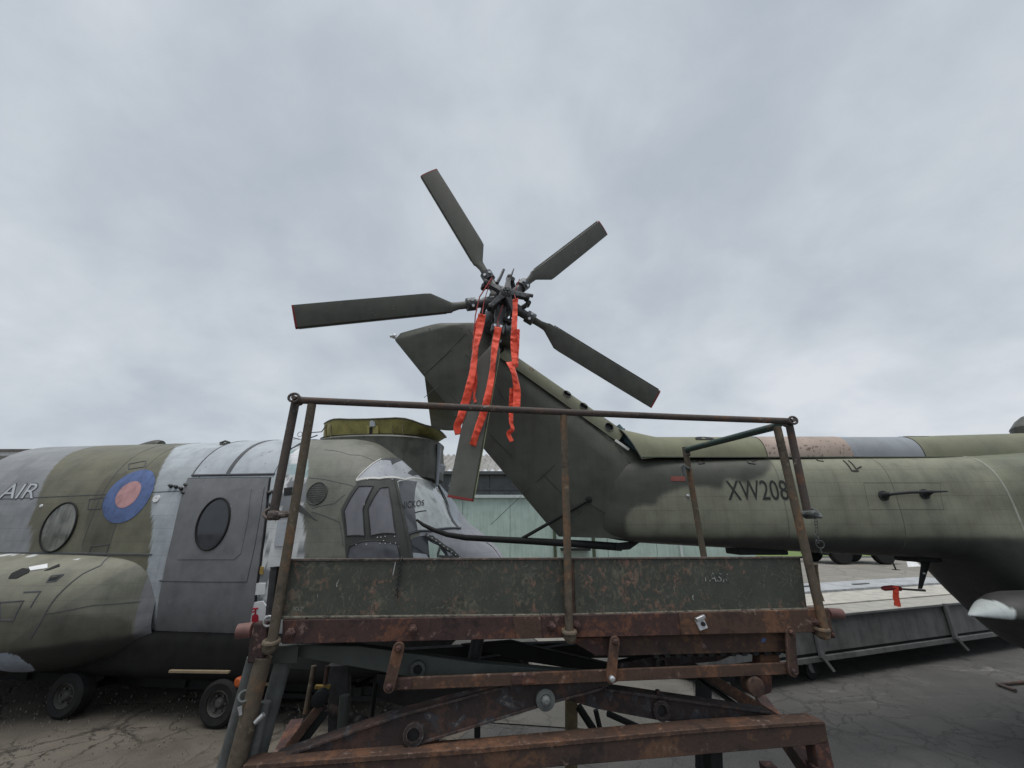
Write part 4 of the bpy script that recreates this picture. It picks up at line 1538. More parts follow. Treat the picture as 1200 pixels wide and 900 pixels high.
# upper hatch above the door with a strap
hs0, hs1 = CH.hit(226, 558), CH.hit(320, 558)
tt0, tt1 = hs0[1] + 0.01, 1.42
CH.patch([(hs0[0], tt0), ((hs0[0] + hs1[0]) / 2, tt0), (hs1[0], tt0), (hs1[0], (tt0 + tt1) / 2), (hs1[0] - 0.03, tt1), ((hs0[0] + hs1[0]) / 2, tt1), (hs0[0] + 0.03, tt1), (hs0[0], (tt0 + tt1) / 2)], 0.010, 8, 8).build('upper_hatch', M_grey, chin, 'light blue grey hatch above the crew door', smooth=40)
sm, tm_ = CH.hit(267, 557)
CH.strip([(sm, t) for t in np.linspace(tm_, 1.40, 10)], 0.045, 0.014, 3).build('hatch_strap', M_strap, chin)
CH.strip([(hs0[0], t) for t in np.linspace(tt0, 1.40, 10)], 0.012, 0.013, 3).build('hatch_edge', M_letter_d, chin)
CH.strip([(hs0[0] - 0.01, tt0 - 0.006), (hs1[0] + 0.01, tt0 - 0.006)], 0.014, 0.014, 10).build('hatch_hinge', M_letter_d, chin)

# hinge links, white disc, chipped brackets
for q in ((201, 570), (207, 571), (213, 573), (216, 578), (219, 569), (316, 578), (321, 577), (318, 592), (323, 597)):
    s_, t_ = CH.hit(*q)
    mb = MB().lathe(CH.pt(s_, t_, 0.0), CH.normal(s_, t_), [(0, 0.020), (0.022, 0.017), (0.03, 0.008)], 9)
    mb.torus(CH.pt(s_, t_, 0.02), (0.3, -0.5, 0.8), 0.017, 0.006, 12, 5)
    mb.build('hinge_link', M_hubdark, chin)
s_, t_ = CH.hit(183.5, 584.5)
MB().lathe(CH.pt(s_, t_, 0.0), CH.normal(s_, t_), [(0, 0.04), (0.008, 0.038), (0.0085, 0.012), (0.004, 0.011)], 18).build('fuel_cap', M_white, chin)
s_, t_ = CH.hit(48.5, 593)
MB().lathe(CH.pt(s_, t_, 0.0), CH.normal(s_, t_), [(0, 0.02), (0.008, 0.017), (0.012, 0.006)], 12).build('vent_stud', M_white, chin)
mb = MB()
CH.patch(FR((333, 572), (343, 571), (342, 580), (333, 581)), 0.004, 2, 4).build('pillar_opening', M_shadow, chin)
CH.patch(FR((326, 612), (344, 610), (341, 640), (322, 640)), 0.012, 2, 4).build('pillar_plate', M_grey, chin)
CH.patch(FR((295, 683), (312, 683), (311, 696), (293, 697)), 0.010, 2, 4).build('pillar_plate', M_white, chin)
CH.patch(FR((306, 664), (309, 664), (309, 673), (305, 672)), 0.012, 2, 4).build('yellow_tag', M_yellow, chin)

# fire extinguisher sign: white panel with the red pictogram
CH.patch(FR((294, 706), (309, 704), (315, 712), (312, 733), (293, 733), (291, 720)), 0.012, 3, 4).build('sign_panel', M_white, chin)
CH.patch(FR((297, 720), (300.5, 717.5), (304, 720), (304.5, 731), (296, 731)), 0.016, 2, 4).build('extinguisher_symbol', M_signred, chin)
mb = MB()
CH.strip(FR((300.5, 718), (301, 712)), 0.013, 0.017, 3, mb)
CH.strip(FR((297.5, 712.3), (304, 711.7)), 0.011, 0.018, 3, mb)
CH.strip(FR((296.5, 716.0), (300.5, 715.2)), 0.008, 0.018, 3, mb)
mb.build('extinguisher_valve', M_signred, chin)

# portholes
ws, wt = CH.hit(69.5, 617.5)
wz = CH.su(ws, wt)[1]
ov = CH.oval(ws, float(wz), 0.185, 0.235, 36)
pw = CH.patch(ov, 0.007, 6, 1).build('cabin_window', M_pane_cabin, chin, smooth=60)
MB().tube([CH.pt(a, b, 0.008) for a, b in ov + ov[:2]], 0.010, 8, False).build('window_seal', M_black, pw)
ws, wt = CH.hit(371.5, 578.5)
wz = CH.su(ws, wt)[1]
ov = CH.oval(ws, float(wz), 0.098, 0.105, 28)
vg = CH.patch(ov, 0.006, 5, 1).build('vent_disc', M_grille, chin, smooth=60)
MB().tube([CH.pt(a, b, 0.007) for a, b in ov + ov[:2]], 0.006, 6, False).build('vent_rim', M_frame, vg)
mb = MB()
for k in range(-5, 6):
    hh = 0.1 * math.sqrt(max(0, 1 - (k / 5.6) ** 2))
    zz_ = float(wz) + k * 0.017
    CH.strip([(ws - hh * 0.9, CH.th_of_z(ws, zz_)), (ws + hh * 0.9, CH.th_of_z(ws, zz_))], 0.005, 0.009, 3, mb)
mb.build('vent_slat', M_pylon, vg, kind='stuff')

# roundel
ws, wt = CH.hit(150.5, 580.5)
wz = float(CH.su(ws, wt)[1])
CH.patch(CH.oval(ws, wz, 0.262, 0.272, 40), 0.004, 7, 1).build('roundel', M_sky_blue, chin, 'blue ring of the roundel', smooth=60)
ws2, wt2 = CH.hit(150.5, 579.5)
CH.patch(CH.oval(ws2, float(CH.su(ws2, wt2)[1]), 0.128, 0.135, 32), 0.006, 5, 1).build('roundel', M_pink, chin, 'pink centre of the roundel', smooth=60)

# access panels
for pts in (((151, 544), (171, 540), (170, 547), (151, 550)), ((105, 585), (122, 583), (119, 596), (103, 597)), ((107, 640), (128, 638), (124, 651), (104, 653))):
    q = FR(*pts)
    CH.strip(q + [q[0]], 0.007, 0.004, 4).build('access_panel', M_letter_d, chin)

# lettering: pale letters with dark outline, running off the left edge
zb_, zt_ = float(CH.su(*CH.hit(25, 584.5))[1]), float(CH.su(*CH.hit(25, 567))[1])
s1_ = CH.hit(44, 576)[0]
s0_ = s1_ - 1.42


def air(off, grow):
    def f(a, b):
        s_ = s0_ + (s1_ - s0_) * a
        z_ = zb_ + (zt_ - zb_) * b
        return CH.pt(s_, CH.th_of_z(s_, z_), off)
    return f


V, F = text_mesh('ROYAL AIR', 0.0)
sh = 0.010
mb = MB()
for dx, dz in ((-sh, 0), (sh, 0), (0, -sh), (0, sh)):
    mb.add([CH.pt(s0_ + (s1_ - s0_) * a + dx, CH.th_of_z(s0_, zb_ + (zt_ - zb_) * b + dz), 0.0035 + 0.0004 * (dx + dz) / sh) for a, b in V], F)
mb.build('lettering_outline', M_letter_d, chin, smooth=0, fix=False)
mb = MB()
mb.add([air(0.006, 0)(a, b) for a, b in V], F)
mb.build('lettering', M_letter, chin, smooth=0, fix=False)

# sponson tank on the lower flank
SP = Hull(CORG, CA, CK, [-4.6, -2.6, -2.1, -1.6, -1.15, -0.84, -0.64, -0.50], [0.66, 0.66, 0.63, 0.56, 0.45, 0.315, 0.225, 0.165],
          [1.415, 1.415, 1.415, 1.415, 1.412, 1.408, 1.395, 1.35], [0.36, 0.36, 0.37, 0.39, 0.43, 0.50, 0.58, 0.66], n=2.5, u0=1.0)
SS, TT, P = SP.loft(360, 230, -math.pi, math.pi, -3.2)
UU, ZZ = SP.su(SS, TT)
n_ = fbm(SS, TT, 4, 4, 2) - 0.5
col = np.zeros(P.shape)
col[:] = (0.170, 0.167, 0.130)
s_j = SP.hit(70, 700)[0]
jn = SS > (SP.hit(45, 720)[0] + 0.55 * np.clip((ZZ - 0.85) / 0.5, -0.3, 1.2))
col[jn] = (0.138, 0.139, 0.112)
col[(SS > SP.hit(168, 690)[0])] = (0.165, 0.17, 0.18)
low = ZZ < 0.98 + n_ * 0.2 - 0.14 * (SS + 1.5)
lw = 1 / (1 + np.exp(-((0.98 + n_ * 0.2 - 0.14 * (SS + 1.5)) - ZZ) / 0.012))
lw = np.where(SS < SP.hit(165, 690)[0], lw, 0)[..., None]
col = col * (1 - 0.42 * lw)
bw = 1 / (1 + np.exp(-((0.60 + n_ * 0.06 + 0.10 * (SS + 1.9)) - ZZ) / 0.010))[..., None]  # tank underside black, paint and underside shade in one colour
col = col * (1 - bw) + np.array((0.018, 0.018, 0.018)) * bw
bl_ = ((SS - SP.hit(8, 778)[0]) ** 2 / 0.03 + (ZZ - SP.su(*SP.hit(8, 778))[1]) ** 2 / 0.012 + n_ * 1.2) < 0.8
col[bl_] = (0.26, 0.30, 0.36)
wh = (ZZ > 1.36) & (fbm(SS, UU, 9, 3, 4) > 0.60) & (SS < SP.hit(60, 690)[0])
col[wh] = (0.46, 0.48, 0.48)
col *= (0.80 + 0.40 * fbm(SS, TT, 5, 5, 21))[..., None]
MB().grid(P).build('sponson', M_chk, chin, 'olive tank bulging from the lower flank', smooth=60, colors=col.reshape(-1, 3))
FS = lambda *pts: [SP.hit(*p) for p in pts]
mb = MB()
SP.strip(FS((131, 651), (118, 663), (98, 672), (80, 686), (66, 700), (53, 719), (36, 748)), 0.010, 0.004, 6, mb)
SP.strip(FS((52, 720), (80, 715), (110, 709), (165, 705)), 0.005, 0.003, 6, mb)
mb.build('tank_seam', M_strap, chin, kind='stuff')
for pts in (((0, 706), (28, 704), (16, 727), (0, 727)), ((28, 694), (48, 693), (36, 712)), ((60, 675), (75, 673), (66, 681), (55, 682))):
    q = FS(*pts)
    SP.strip(q + ([q[0]] if len(q) == 4 else []), 0.009, 0.004, 5).build('tank_panel', M_letter_d, chin)
SP.patch(FS((57, 681), (60, 677), (75, 674), (66, 681)), 0.004, 2, 3).build('tank_slot', M_shadow, chin)
SP.patch(FS((10, 678), (14, 672), (27, 666), (36, 667), (34, 671), (20, 678)), 0.005, 2, 4).build('filler_recess', M_shadow, chin)
SP.patch(FS((34, 665), (56, 661), (56, 666), (36, 669)), 0.006, 2, 4).build('filler_plate', M_white, chin)
SP.patch(FS((52, 669), (70, 661), (70, 664), (58, 668)), 0.005, 2, 3).build('tank_slot', M_shadow, chin)

# ---- cockpit glazing
s_c = FR((400, 598), (419, 567), (441, 562), (463, 563), (468, 585), (474, 612), (480, 640), (484, 662), (444, 664), (410, 664), (405, 640))
cf = CH.patch(s_c, 0.010, 8, 5).build('cockpit_frame', M_frame, chin, 'dark chipped frame of the side windows', smooth=40)
for pts, mt in ((((404, 599), (421, 571), (438, 571), (426, 597), (428, 628), (407, 628)), M_pane_lilac),
                (((432, 597), (446, 573), (456, 572), (460, 595), (464, 626), (435, 628)), M_pane_lilac),
                (((411, 640), (466, 638), (470, 655), (470, 664), (408, 664), (408, 650)), M_pane_low)):
    pn = CH.patch(FR(*pts), 0.0125, 5, 5).build('side_pane', mt, cf, smooth=40)
    loop = []
    fr = FR(*pts)
    for a, b in zip(fr, fr[1:] + fr[:1]):
        for q in np.linspace(0, 1, 5)[:-1]:
            loop.append(CH.pt(a[0] + (b[0] - a[0]) * q, a[1] + (b[1] - a[1]) * q, 0.013))
    MB().tube(loop + loop[:1], 0.0075, 6, False).build('pane_seal', M_seal, pn)
# eyebrow window panel above, peeling
CH.patch(FR((419, 563), (432, 550), (447, 540), (468, 539), (490, 547), (503, 560), (506, 566), (480, 564), (450, 562)), 0.012, 6, 5).build('eyebrow_panel', M_peel, chin, 'light grey peeling panel over the cockpit window', smooth=40)
mb = MB()
CH.strip(FR((418, 564), (445, 562), (475, 563.5), (505, 567)), 0.022, 0.018, 6, mb)
mb.build('eyebrow_rail', M_grip, chin)
mb = MB()
CH.strip(FR((418, 563), (432, 549), (447, 539)), 0.009, 0.016, 6, mb)
mb.build('eyebrow_edge', M_grip, chin)
CH.patch(FR((447, 540), (458, 541), (460, 546), (468, 542), (474, 540), (463, 538)), 0.0165, 2, 3).build('bare_patch', M_strap, chin)
CH.patch(FR((478, 556), (483, 552), (493, 558), (484, 559)), 0.0165, 2, 3).build('bare_patch', M_strap, chin)
# windscreen
CH.patch(FR((466, 565), (500, 565), (511, 568), (523, 592), (536, 620), (505, 622), (479, 626), (473, 600)), 0.012, 7, 6).build('windscreen', M_pane_milky, chin, 'milky near windscreen pane', smooth=50)
CH.patch(FR((467, 566), (489, 566), (486, 594), (490, 622), (480, 625), (473, 598)), 0.015, 5, 5).build('windscreen_section', M_pane_dim, chin, 'dark see-through part of the windscreen', smooth=50)
CH.patch(FR((514, 569), (530, 573), (536, 590), (541, 618), (538, 619), (526, 594)), 0.012, 4, 5).build('centre_pane', M_grey, chin, smooth=50)
mb = MB()
CH.strip(FR((464, 563), (469, 585), (475, 612), (481, 640), (484, 662)), 0.026, 0.02, 6, mb)
mb.build('windscreen_post', M_frame, chin)
CH.strip(FR((512, 568), (524, 592), (537, 621)), 0.012, 0.016, 6).build('windscreen_post', M_letter_d, chin)
CH.strip(FR((478, 627), (505, 623), (540, 620)), 0.014, 0.016, 6).build('windscreen_sill', M_letter_d, chin)
CH.strip(FR((487, 602), (500, 600)), 0.006, 0.017, 4).build('wiper', M_black, chin)


def name_map(a, b):
    px_ = 470.5 + 27 * a
    y0 = 598.5 - 4.5 * a
    y1 = 589.5 - 1.8 * a
    return CH.hitp(px_, y0 + (y1 - y0) * b, 0.019)


text_on('NICKOS', name_map, 'windscreen_lettering', M_marking, chin)
# chin window with riveted frame
CH.patch(FR((482, 632), (508, 628), (523, 645), (530, 662), (486, 662)), 0.006, 4, 5).build('chin_window', M_pane_dark, chin, smooth=50)
CH.patch(FR((482, 648), (500, 650), (508, 662), (485, 662)), 0.010, 3, 4).build('chin_cover', M_grey, chin, smooth=50)
CH.patch(FR((502, 634), (514, 640), (522, 651), (509, 662), (505, 662)), 0.009, 3, 4).build('chin_pane', M_wallgreen, chin, smooth=50)
CH.strip(FR((499, 627), (512, 634), (530, 646), (546, 662)), 0.035, 0.016, 6).build('chin_frame', M_frame, chin)
CH.strip(FR((516, 642), (513, 652), (532, 653)), 0.02, 0.016, 5).build('chin_frame', M_frame, chin)
mb = MB()
for k in range(9):
    q = (502 + 4.6 * k, 628.5 + 3.2 * k)
    s_, t_ = CH.hit(*q)
    MB().lathe(CH.pt(s_, t_, 0.014), CH.normal(s_, t_), [(0, 0.007), (0.006, 0.005)], 6).build('frame_rivet', M_white, chin)
for q in ((431, 563), (445, 562), (460, 563), (443, 630), (447, 630), (452, 629), (450, 634), (418, 638), (430, 638), (446, 637), (452, 637), (458, 637), (464, 637), (467, 641), (463, 629)):
    s_, t_ = CH.hit(*q)
    MB().lathe(CH.pt(s_, t_, 0.012), CH.normal(s_, t_), [(0, 0.0065), (0.006, 0.004)], 6).build('frame_rivet', M_white, chin)
CH.strip(FR((570, 636), (578, 642), (587, 655), (590, 662)), 0.008, 0.006, 5).build('nose_seam', M_shadow, chin)

# blade aerial on the flank, little fittings on the roof line
a_, b_ = CH.hitp(350, 594, 0.0), CH.hitp(378, 612, 0.10)
mb = MB()
mb.prism([a_ + (0, 0, 0.03), a_ + (0.0, 0, -0.045), b_ + (0, 0, -0.012), b_ + (0, 0, 0.004)], (0.0, 0.014, 0))
mb.build('flank_aerial', M_frame, chin, bevel=0.003)
c = CH.pt(*CH.hit(263, 521), 0.0)
mb = MB()
mb.lathe(c + (0, 0.06, -0.02), (0, 0, 1), [(0, 0.09), (0.035, 0.085), (0.05, 0.04)], 16)
mb.tube([c + (-0.06, 0, 0.02), c + (0, 0, 0.045), c + (0.06, 0, 0.025)], 0.012, 8)
mb.build('roof_fitting', M_pylon, chin)
c = CH.pt(CH.hit(100, 532)[0], 1.5, 0.0)
rings = []
for t in np.linspace(0, 1, 9):
    x = c[0] - 0.24 + 0.40 * t
    hgt = 0.02 + 0.115 * math.sin(min(1, t * 1.15) * math.pi / 2) ** 1.3
    if t > 0.92:
        hgt *= 0.92
    rings.append([(x, c[1] - 0.10 * math.cos(q), c[2] - 0.03 + hgt * math.sin(q)) for q in np.linspace(0, 2 * math.pi, 18, endpoint=False)])
MB().loft(rings).build('roof_scoop', M_pylon, chin, smooth=50)

# rotor pylon stub: rounded drum with lip, yellow primed open tub above it
def drum(sc_, u_, rs, ru, z, n=36, ex=2.4):
    r = []
    for q in np.linspace(0, 2 * math.pi, n, endpoint=False):
        c_, s_ = math.cos(q), math.sin(q)
        r.append(CH.world(sc_ + rs * math.copysign(abs(c_) ** (2 / ex), c_), u_ + ru * math.copysign(abs(s_) ** (2 / ex), s_), z))
    return r


mb = MB().loft([drum(1.02, 0, 0.80, 0.62, 2.20), drum(1.02, 0, 0.80, 0.62, 2.42), drum(1.02, 0, 0.78, 0.60, 2.60), drum(1.02, 0, 0.79, 0.61, 2.645), drum(1.02, 0, 0.77, 0.59, 2.665)])
mb.build('rotor_pylon', M_pylon, chin, smooth=40)
mb = MB().tube([CH.world(1.80 + 0.06 * t * 0, 0.12, 2.62 - 0.9 * t * 0.55) + (0.02, -0.02, 0) for t in (0, 0.5, 1)], [0.03, 0.025, 0.02], 8)
mb.build('pylon_pipe', M_grey, chin)
for k, (z_, s_, u_) in enumerate(((2.30, 1.85, 0.25), (2.12, 1.95, 0.1))):
    a = CH.world(s_, u_, z_)
    MB().prism([a, a + (0.07, 0, -0.05), a + (0.09, 0, 0.03), a + (0.03, 0, 0.06)], (0.01, 0.05, 0.02)).build('torn_bracket', M_grey, chin)
tub0, tub1 = 2.69, 2.885
mb = MB()
R0 = drum(0.98, 0, 0.66, 0.46, tub0, 40, 3.4)
R1 = drum(1.02, 0, 0.70, 0.50, tub1, 40, 3.4)
Ri0 = drum(0.98, 0, 0.645, 0.445, tub0, 40, 3.4)
Ri1 = drum(1.02, 0, 0.685, 0.485, tub1, 40, 3.4)


def dent(r, amp):
    o = []
    for i, p in enumerate(r):
        q = 2 * math.pi * i / len(r)
        front = max(0, math.cos(q)) ** 2
        o.append(np.array(p) + np.array([0.10 * front, 0, amp * (-0.10 * front + 0.012 * math.sin(7 * q))]))
    return o


R1d, Ri1d = dent(R1, 1.0), dent(Ri1, 1.0)
mb.loft([R0, R1d, Ri1d, Ri0])
tub = mb.build('pylon_tub', M_primer, chin, 'open yellow primed tub on top of the nose', smooth=40)
MB().tube([p for p in R1d] + [R1d[0]], 0.011, 6, False).build('tub_lip', M_pylon, tub)
MB().loft([drum(1.0, 0, 0.70, 0.50, 2.668, 40, 3.0), drum(1.0, 0, 0.72, 0.52, 2.692, 40, 3.0)]).build('tub_base', M_pylon, tub, smooth=40)


def tubp(px, py):
    return on_plane(px, py, CH.world(0.98, 0.50, 2.8), CH.nn)


mb = MB()
mb.prism([tubp(430, 499), (tubp(430, 515)), tubp(443, 515), tubp(443, 499)], tuple(CH.nn * -0.03))
mb.build('tub_bracket', M_primer, tub, bevel=0.003)
MB().prism([tubp(433, 501) , tubp(433, 508), tubp(436.5, 508), tubp(436.5, 501)], tuple(CH.nn * 0.006)).build('tub_slot', M_shadow, tub)
MB().prism([tubp(434, 494), tubp(434, 500), tubp(440, 500), tubp(440, 495), tubp(437, 493)], tuple(CH.nn * 0.02)).build('tub_lug', M_grey, tub)
for k, x in enumerate((382, 388, 460, 472)):
    MB().beam(tubp(x, 498), tubp(x, 515), 0.012, 0.02, CH.nn).build('tub_rib', M_primer_d, tub)
# ring, cables beside the tub
mb = MB().torus(tubp(351.5, 509), CH.nn, 0.032, 0.004, 16, 5)
mb.tube([tubp(344, 513), tubp(356, 516), tubp(372, 510)], 0.008, 6)
mb.tube([tubp(344, 515), tubp(360, 518), tubp(376, 516)], 0.006, 6)
mb.tube([tubp(364, 507), tubp(377, 506), tubp(381, 500)], 0.007, 6)
mb.build('loose_cable', M_galv, chin)
MB().tube([CH.hitp(342, 529, 0.03), CH.hitp(354, 523, 0.03)], 0.008, 6).build('roof_lever', M_frame, chin)

# ---------------------------------------------------------------- road trailer it stands on
tr = thing('trailer', (float(cb[0]), float(cb[1]), 0.0), 'dark road trailer under the grey helicopter, with amber side reflector and plank', 'trailer')
tb = MB()
for u_ in (0.95, -0.95):
    tb.beam(CH.world(-3.2, u_ * 0.75, 0.24), CH.world(1.6, u_ * 0.75, 0.24), 0.10, 0.10)
for s_ in np.linspace(-3.0, 1.4, 6):
    tb.beam(CH.world(s_, -0.95, 0.25), CH.world(s_, 0.80, 0.25), 0.08, 0.08)
tb.build('chassis', M_shadow, tr, bevel=0.006, kind='stuff')
for (px_, py_) in ((76, 817), (256, 824)):
    for far_ in (0, 1):
        if far_ == 0:
            g = at_z(px_, py_ + (24 if px_ < 100 else 27), 0.0)
        else:
            g = g - CH.nn * 2.1
        c = g + (0, 0, 0.19)
        pr = [(-0.075, 0.11), (-0.08, 0.16), (-0.06, 0.188), (0.06, 0.188), (0.08, 0.16), (0.075, 0.11), (0.035, 0.10), (-0.035, 0.10)]
        wb = MB().lathe(c, CH.nn, pr, 28).build('wheel', M_black, tr)
        rp = [(-0.06, 0.10), (0.066, 0.108), (0.075, 0.10), (0.045, 0.085), (0.03, 0.05), (0.055, 0.042), (0.068, 0.025)]
        MB().lathe(c, CH.nn, rp, 24).build('rim', M_rim_shade, wb)
        mb = MB()
        for k in range(6):
            q = k * math.pi / 3
            mb.disc(c + CH.nn * 0.042 + CH.h * 0.064 * math.cos(q) + np.array((0, 0, 0.064 * math.sin(q))), CH.nn, 0.011, 0.03, 6)
        mb.build('wheel_nut', M_rim_shade, wb, kind='stuff')
    MB().tube([g + (0, 0, 0.19), g + CH.nn * 2.1 + (0, 0, 0.19)], 0.03, 10).build('axle', M_shadow, tr)
a, b = at(199, 786.5, 4.42), at(269, 787.5, 4.36)
MB().beam(a, b, 0.03, 0.022).build('deck_plank', M_plank, tr, bevel=0.003)
MB().lathe(at(280, 799, 4.35), (-CH.nn * -1), [(-0.02, 0.04), (0.01, 0.04), (0.022, 0.025)], 20).build('side_reflector', M_amber, tr)
a = at(313, 797, 4.45)
MB().prism([a + (-0.07, 0, -0.05), a + (0.09, 0, -0.035), a + (0.10, 0, 0.05), a + (-0.05, 0, 0.04)], (0.0, 0.012, 0)).build('yellow_plate', M_primer_d, tr)
MB().prism([a + (-0.055, -0.004, -0.035), a + (0.07, -0.004, -0.02), a + (0.08, -0.004, 0.035), a + (-0.04, -0.004, 0.027)], (0.0, 0.004, 0)).build('plate_face', M_plank, tr)
mb = MB()
mb.beam(CH.world(0.3, 0.8, 0.20), CH.world(1.8, 0.75, 0.20), 0.05, 0.04)
mb.build('side_rail', M_shadow, tr)
# stands between trailer deck and hull
for s_ in (-2.2, -0.4, 1.0):
    MB().beam(CH.world(s_, 0.0, 0.26), CH.world(s_, 0.0, 0.40), 0.9, 0.25, (0, 1, 0)).build('hull_cradle', M_shadow, tr)

# ================================================================== RUSTY WORK PLATFORM
PD = np.array([0.9923, 0.124, 0])
PN = np.array([0.124, -0.9923, 0])          # towards the viewer
PA = np.array([-0.935, 1.79, 0])


def fp(px, py, off=0.0):
    """point on the platform's front plane, moved off metres towards the viewer (negative: to the rear)"""
    return on_plane(px, py, PA + PN * off, PN)


g0 = PA + PD * 1.17 - PN * 0.45
plat = thing('work_platform', (float(g0[0]), float(g0[1]), 0.0), 'rusty scissor work platform with tube guard rails and chipped green toe boards', 'work platform')


def slab(name, px, depth, mat, off=0.0, label=None, bevel=0.003, parent=None, kind=None):
    pts = [fp(x, y, off) for x, y in px]
    return MB().prism(pts, -PN * depth).build(name, mat, parent or plat, label, bevel=bevel, kind=kind)


def rod(name, px, r, mat, off=0.0, label=None, n=12, parent=None):
    pts = [fp(p[0], p[1], p[2] if len(p) > 2 else off) for p in px]
    return MB().tube(pts, r, n).build(name, mat, parent or plat, label)


# guard rails
rod('top_rail', [(351, 469, 0.02), (500, 475.5, 0.02), (660, 483, 0.02), (800, 489, 0.02), (926, 493.5, 0.02)], 0.0165, M_rust_rail)
rod('rail_post', [(365.5, 474, 0.02), (345, 596, 0.02), (319, 752, 0.03)], 0.0185, M_rust_post)
rod('rail_post', [(660.5, 487, 0.02), (664, 610, 0.02), (667, 744, 0.03)], 0.0170, M_rust_post)
rod('rail_post', [(910.5, 500, 0.02), (936, 610, 0.02), (966, 738, 0.03)], 0.0190, M_rust_post)
rod('drop_bar', [(346.5, 470, 0.0), (320, 604, 0.0)], 0.0180, M_rust_rail)
rod('drop_bar', [(924.5, 496, 0.0), (947, 604, 0.0)], 0.0180, M_rust_rail)
rod('side_rail', [(912, 497, -0.02), (908, 500, -0.08), (805, 527, -0.90)], 0.0205, M_greentube, label='dark green side rail')
rod('rear_post', [(803, 526, -0.92), (826, 660, -0.92)], 0.020, M_rust_post)
rod('post_collar', [(803.5, 524, -0.92), (805, 534, -0.92)], 0.026, M_rust_rail)
mb = MB().tube([fp(800, 547, -0.88), fp(803, 558, -0.88)], [0.016, 0.013], 8)
mb.tube([fp(799, 545, -0.88), fp(808, 550, -0.9)], 0.012, 8)
mb.build('post_clamp', M_galv, plat)
# rail end shackles
for (x, y, w_, sg) in ((347, 468, 1, 1), (925, 494, 1, -1)):
    mb = MB()
    c = fp(x, y, 0.01)
    u_ = np.array([0, 0, 1.0])
    for o_ in (0.026, -0.026):
        path = [c + PN * o_ + PD * (0.038 * math.cos(q) * sg * -0.6) + u_ * 0.019 * math.sin(q) for q in np.linspace(0, 2 * math.pi, 15)]
        mb.tube(path, 0.006, 6)
    mb.tube([c + PN * 0.034, c - PN * 0.034], 0.010, 8)
    mb.build('rail_shackle', M_rust_rail, plat)
for (x0, y0, x1, y1) in ((318, 604, 341, 602), (934, 603, 955, 601)):
    mb = MB().tube([fp(x0, y0, 0.0), fp((x0 + x1) / 2, (y0 + y1) / 2, 0.012), fp(x1, y1, 0.02)], 0.014, 10)
    mb.torus(fp(x0 if x0 < 500 else x1, y0 - 2, 0.0), unit((0.3, -0.6, 0.6)), 0.028, 0.007, 16, 6)
    mb.lathe(fp(x0 + 3 if x0 < 500 else x1 - 5, y0, 0.03), PN, [(-0.03, 0.02), (0.02, 0.02), (0.03, 0.01)], 10)
    mb.build('bar_bracket', M_rust_rail if x0 < 500 else M_galv, plat)
# locking pin on its chain at the right
mb = MB()
for k in range(9):
    c = fp(956 + 0.25 * k, 606 + 3.6 * k, 0.03)
    mb.torus(c, (1, 0.2, 0) if k % 2 else (0.1, 1, 0), 0.0075, 0.0018, 8, 4)
mb.torus(fp(961, 638, 0.03), (0.3, 1, 0.1), 0.017, 0.0025, 14, 5)
mb.tube([fp(961, 642, 0.03), fp(963, 648, 0.03)], 0.0025, 6)
mb.build('pin_chain', M_galv, plat, kind='stuff')
# spring latch outside the right post
mb = MB().tube([fp(953, 661, 0.0), fp(956, 668, 0.0), fp(959, 692, 0.0), fp(961, 704, 0.0)], [0.02, 0.010, 0.010, 0.018], 8)
mb.build('side_latch', M_rust_post, plat)
mb = MB().tube([fp(323, 664, 0.0), fp(322, 672, 0.0), fp(319, 700, 0.0), fp(317, 712, 0.0)], [0.02, 0.014, 0.012, 0.018], 8)
mb.tube([fp(322, 668, 0.0), fp(317, 720, 0.0)], 0.018, 8)
mb.build('side_latch', M_hubdark, plat)
mb = MB().torus(fp(314.5, 728, 0.02), PN, 0.017, 0.004, 18, 6)
mb.build('latch_ring', M_bright, plat)

# toe boards
slab('toe_board', [(339, 657), (661, 655), (664, 720), (331, 723)], 0.010, M_toe, -0.005)
slab('toe_board', [(672, 655), (938, 654), (946, 713), (674, 719)], 0.010, M_toe, -0.005)
slab('toe_board_strip', [(661, 655), (672, 655), (674, 719), (664, 720)], 0.012, M_rust_or, -0.002)
slab('toe_board_cap', [(337, 655.0), (941, 652.2), (941, 654.3), (337, 657.4)], 0.022, M_rust_rail, 0.002, bevel=0.001)
slab('toe_board_edge', [(330, 723), (331, 655.5), (341, 655.5), (336, 723)], 0.012, M_toe, -0.007)
slab('deck_edge', [(329, 722.5), (664, 719.5), (949, 712.5), (949, 714.5), (664, 722), (329, 726)], 0.05, M_wood, 0.008, 'worn grey deck edge')
# chain hanging over the left board
mb = MB()
for k in range(15):
    c = fp(470 - 0.35 * k, 655 + 3.1 * k, 0.008)
    mb.torus(c, (1, 0.2, 0) if k % 2 else (0.1, 1, 0), 0.0065, 0.0018, 8, 4)
mb.build('hanging_chain', M_hubdark, plat, kind='stuff')
MB().tube([fp(463.5, 659, 0.006), fp(460.5, 674, 0.006)], 0.0022, 6).build('wire_tie', M_bright, plat)
# worn stencilled words
V, F = text_mesh('TASK')


def words(x0, y0, x1, y1, drop, name, body='TASK'):
    V, F = text_mesh(body)
    mb = MB()
    pts, keep = [], []
    for a, b in V:
        pts.append(fp(x0 + (x1 - x0) * a, y1 + (y0 - y1) * b + 1.5 * (a - 0.5), 0.0075 - 0.010 + 0.0))
    for f in F:
        c = np.mean([V[i] for i in f], 0)
        if vnoise(np.array([c[0] * 9 + drop]), np.array([c[1] * 4.0]))[0] > 0.40:
            keep.append(f)
    mb.add(pts, keep)
    mb.build(name, M_stencil, plat, smooth=0, fix=False)


words(823, 671, 855, 682, 3.1, 'worn_stencil')
words(343.5, 711.5, 356, 716, 8.4, 'worn_stencil', 'VCAST')

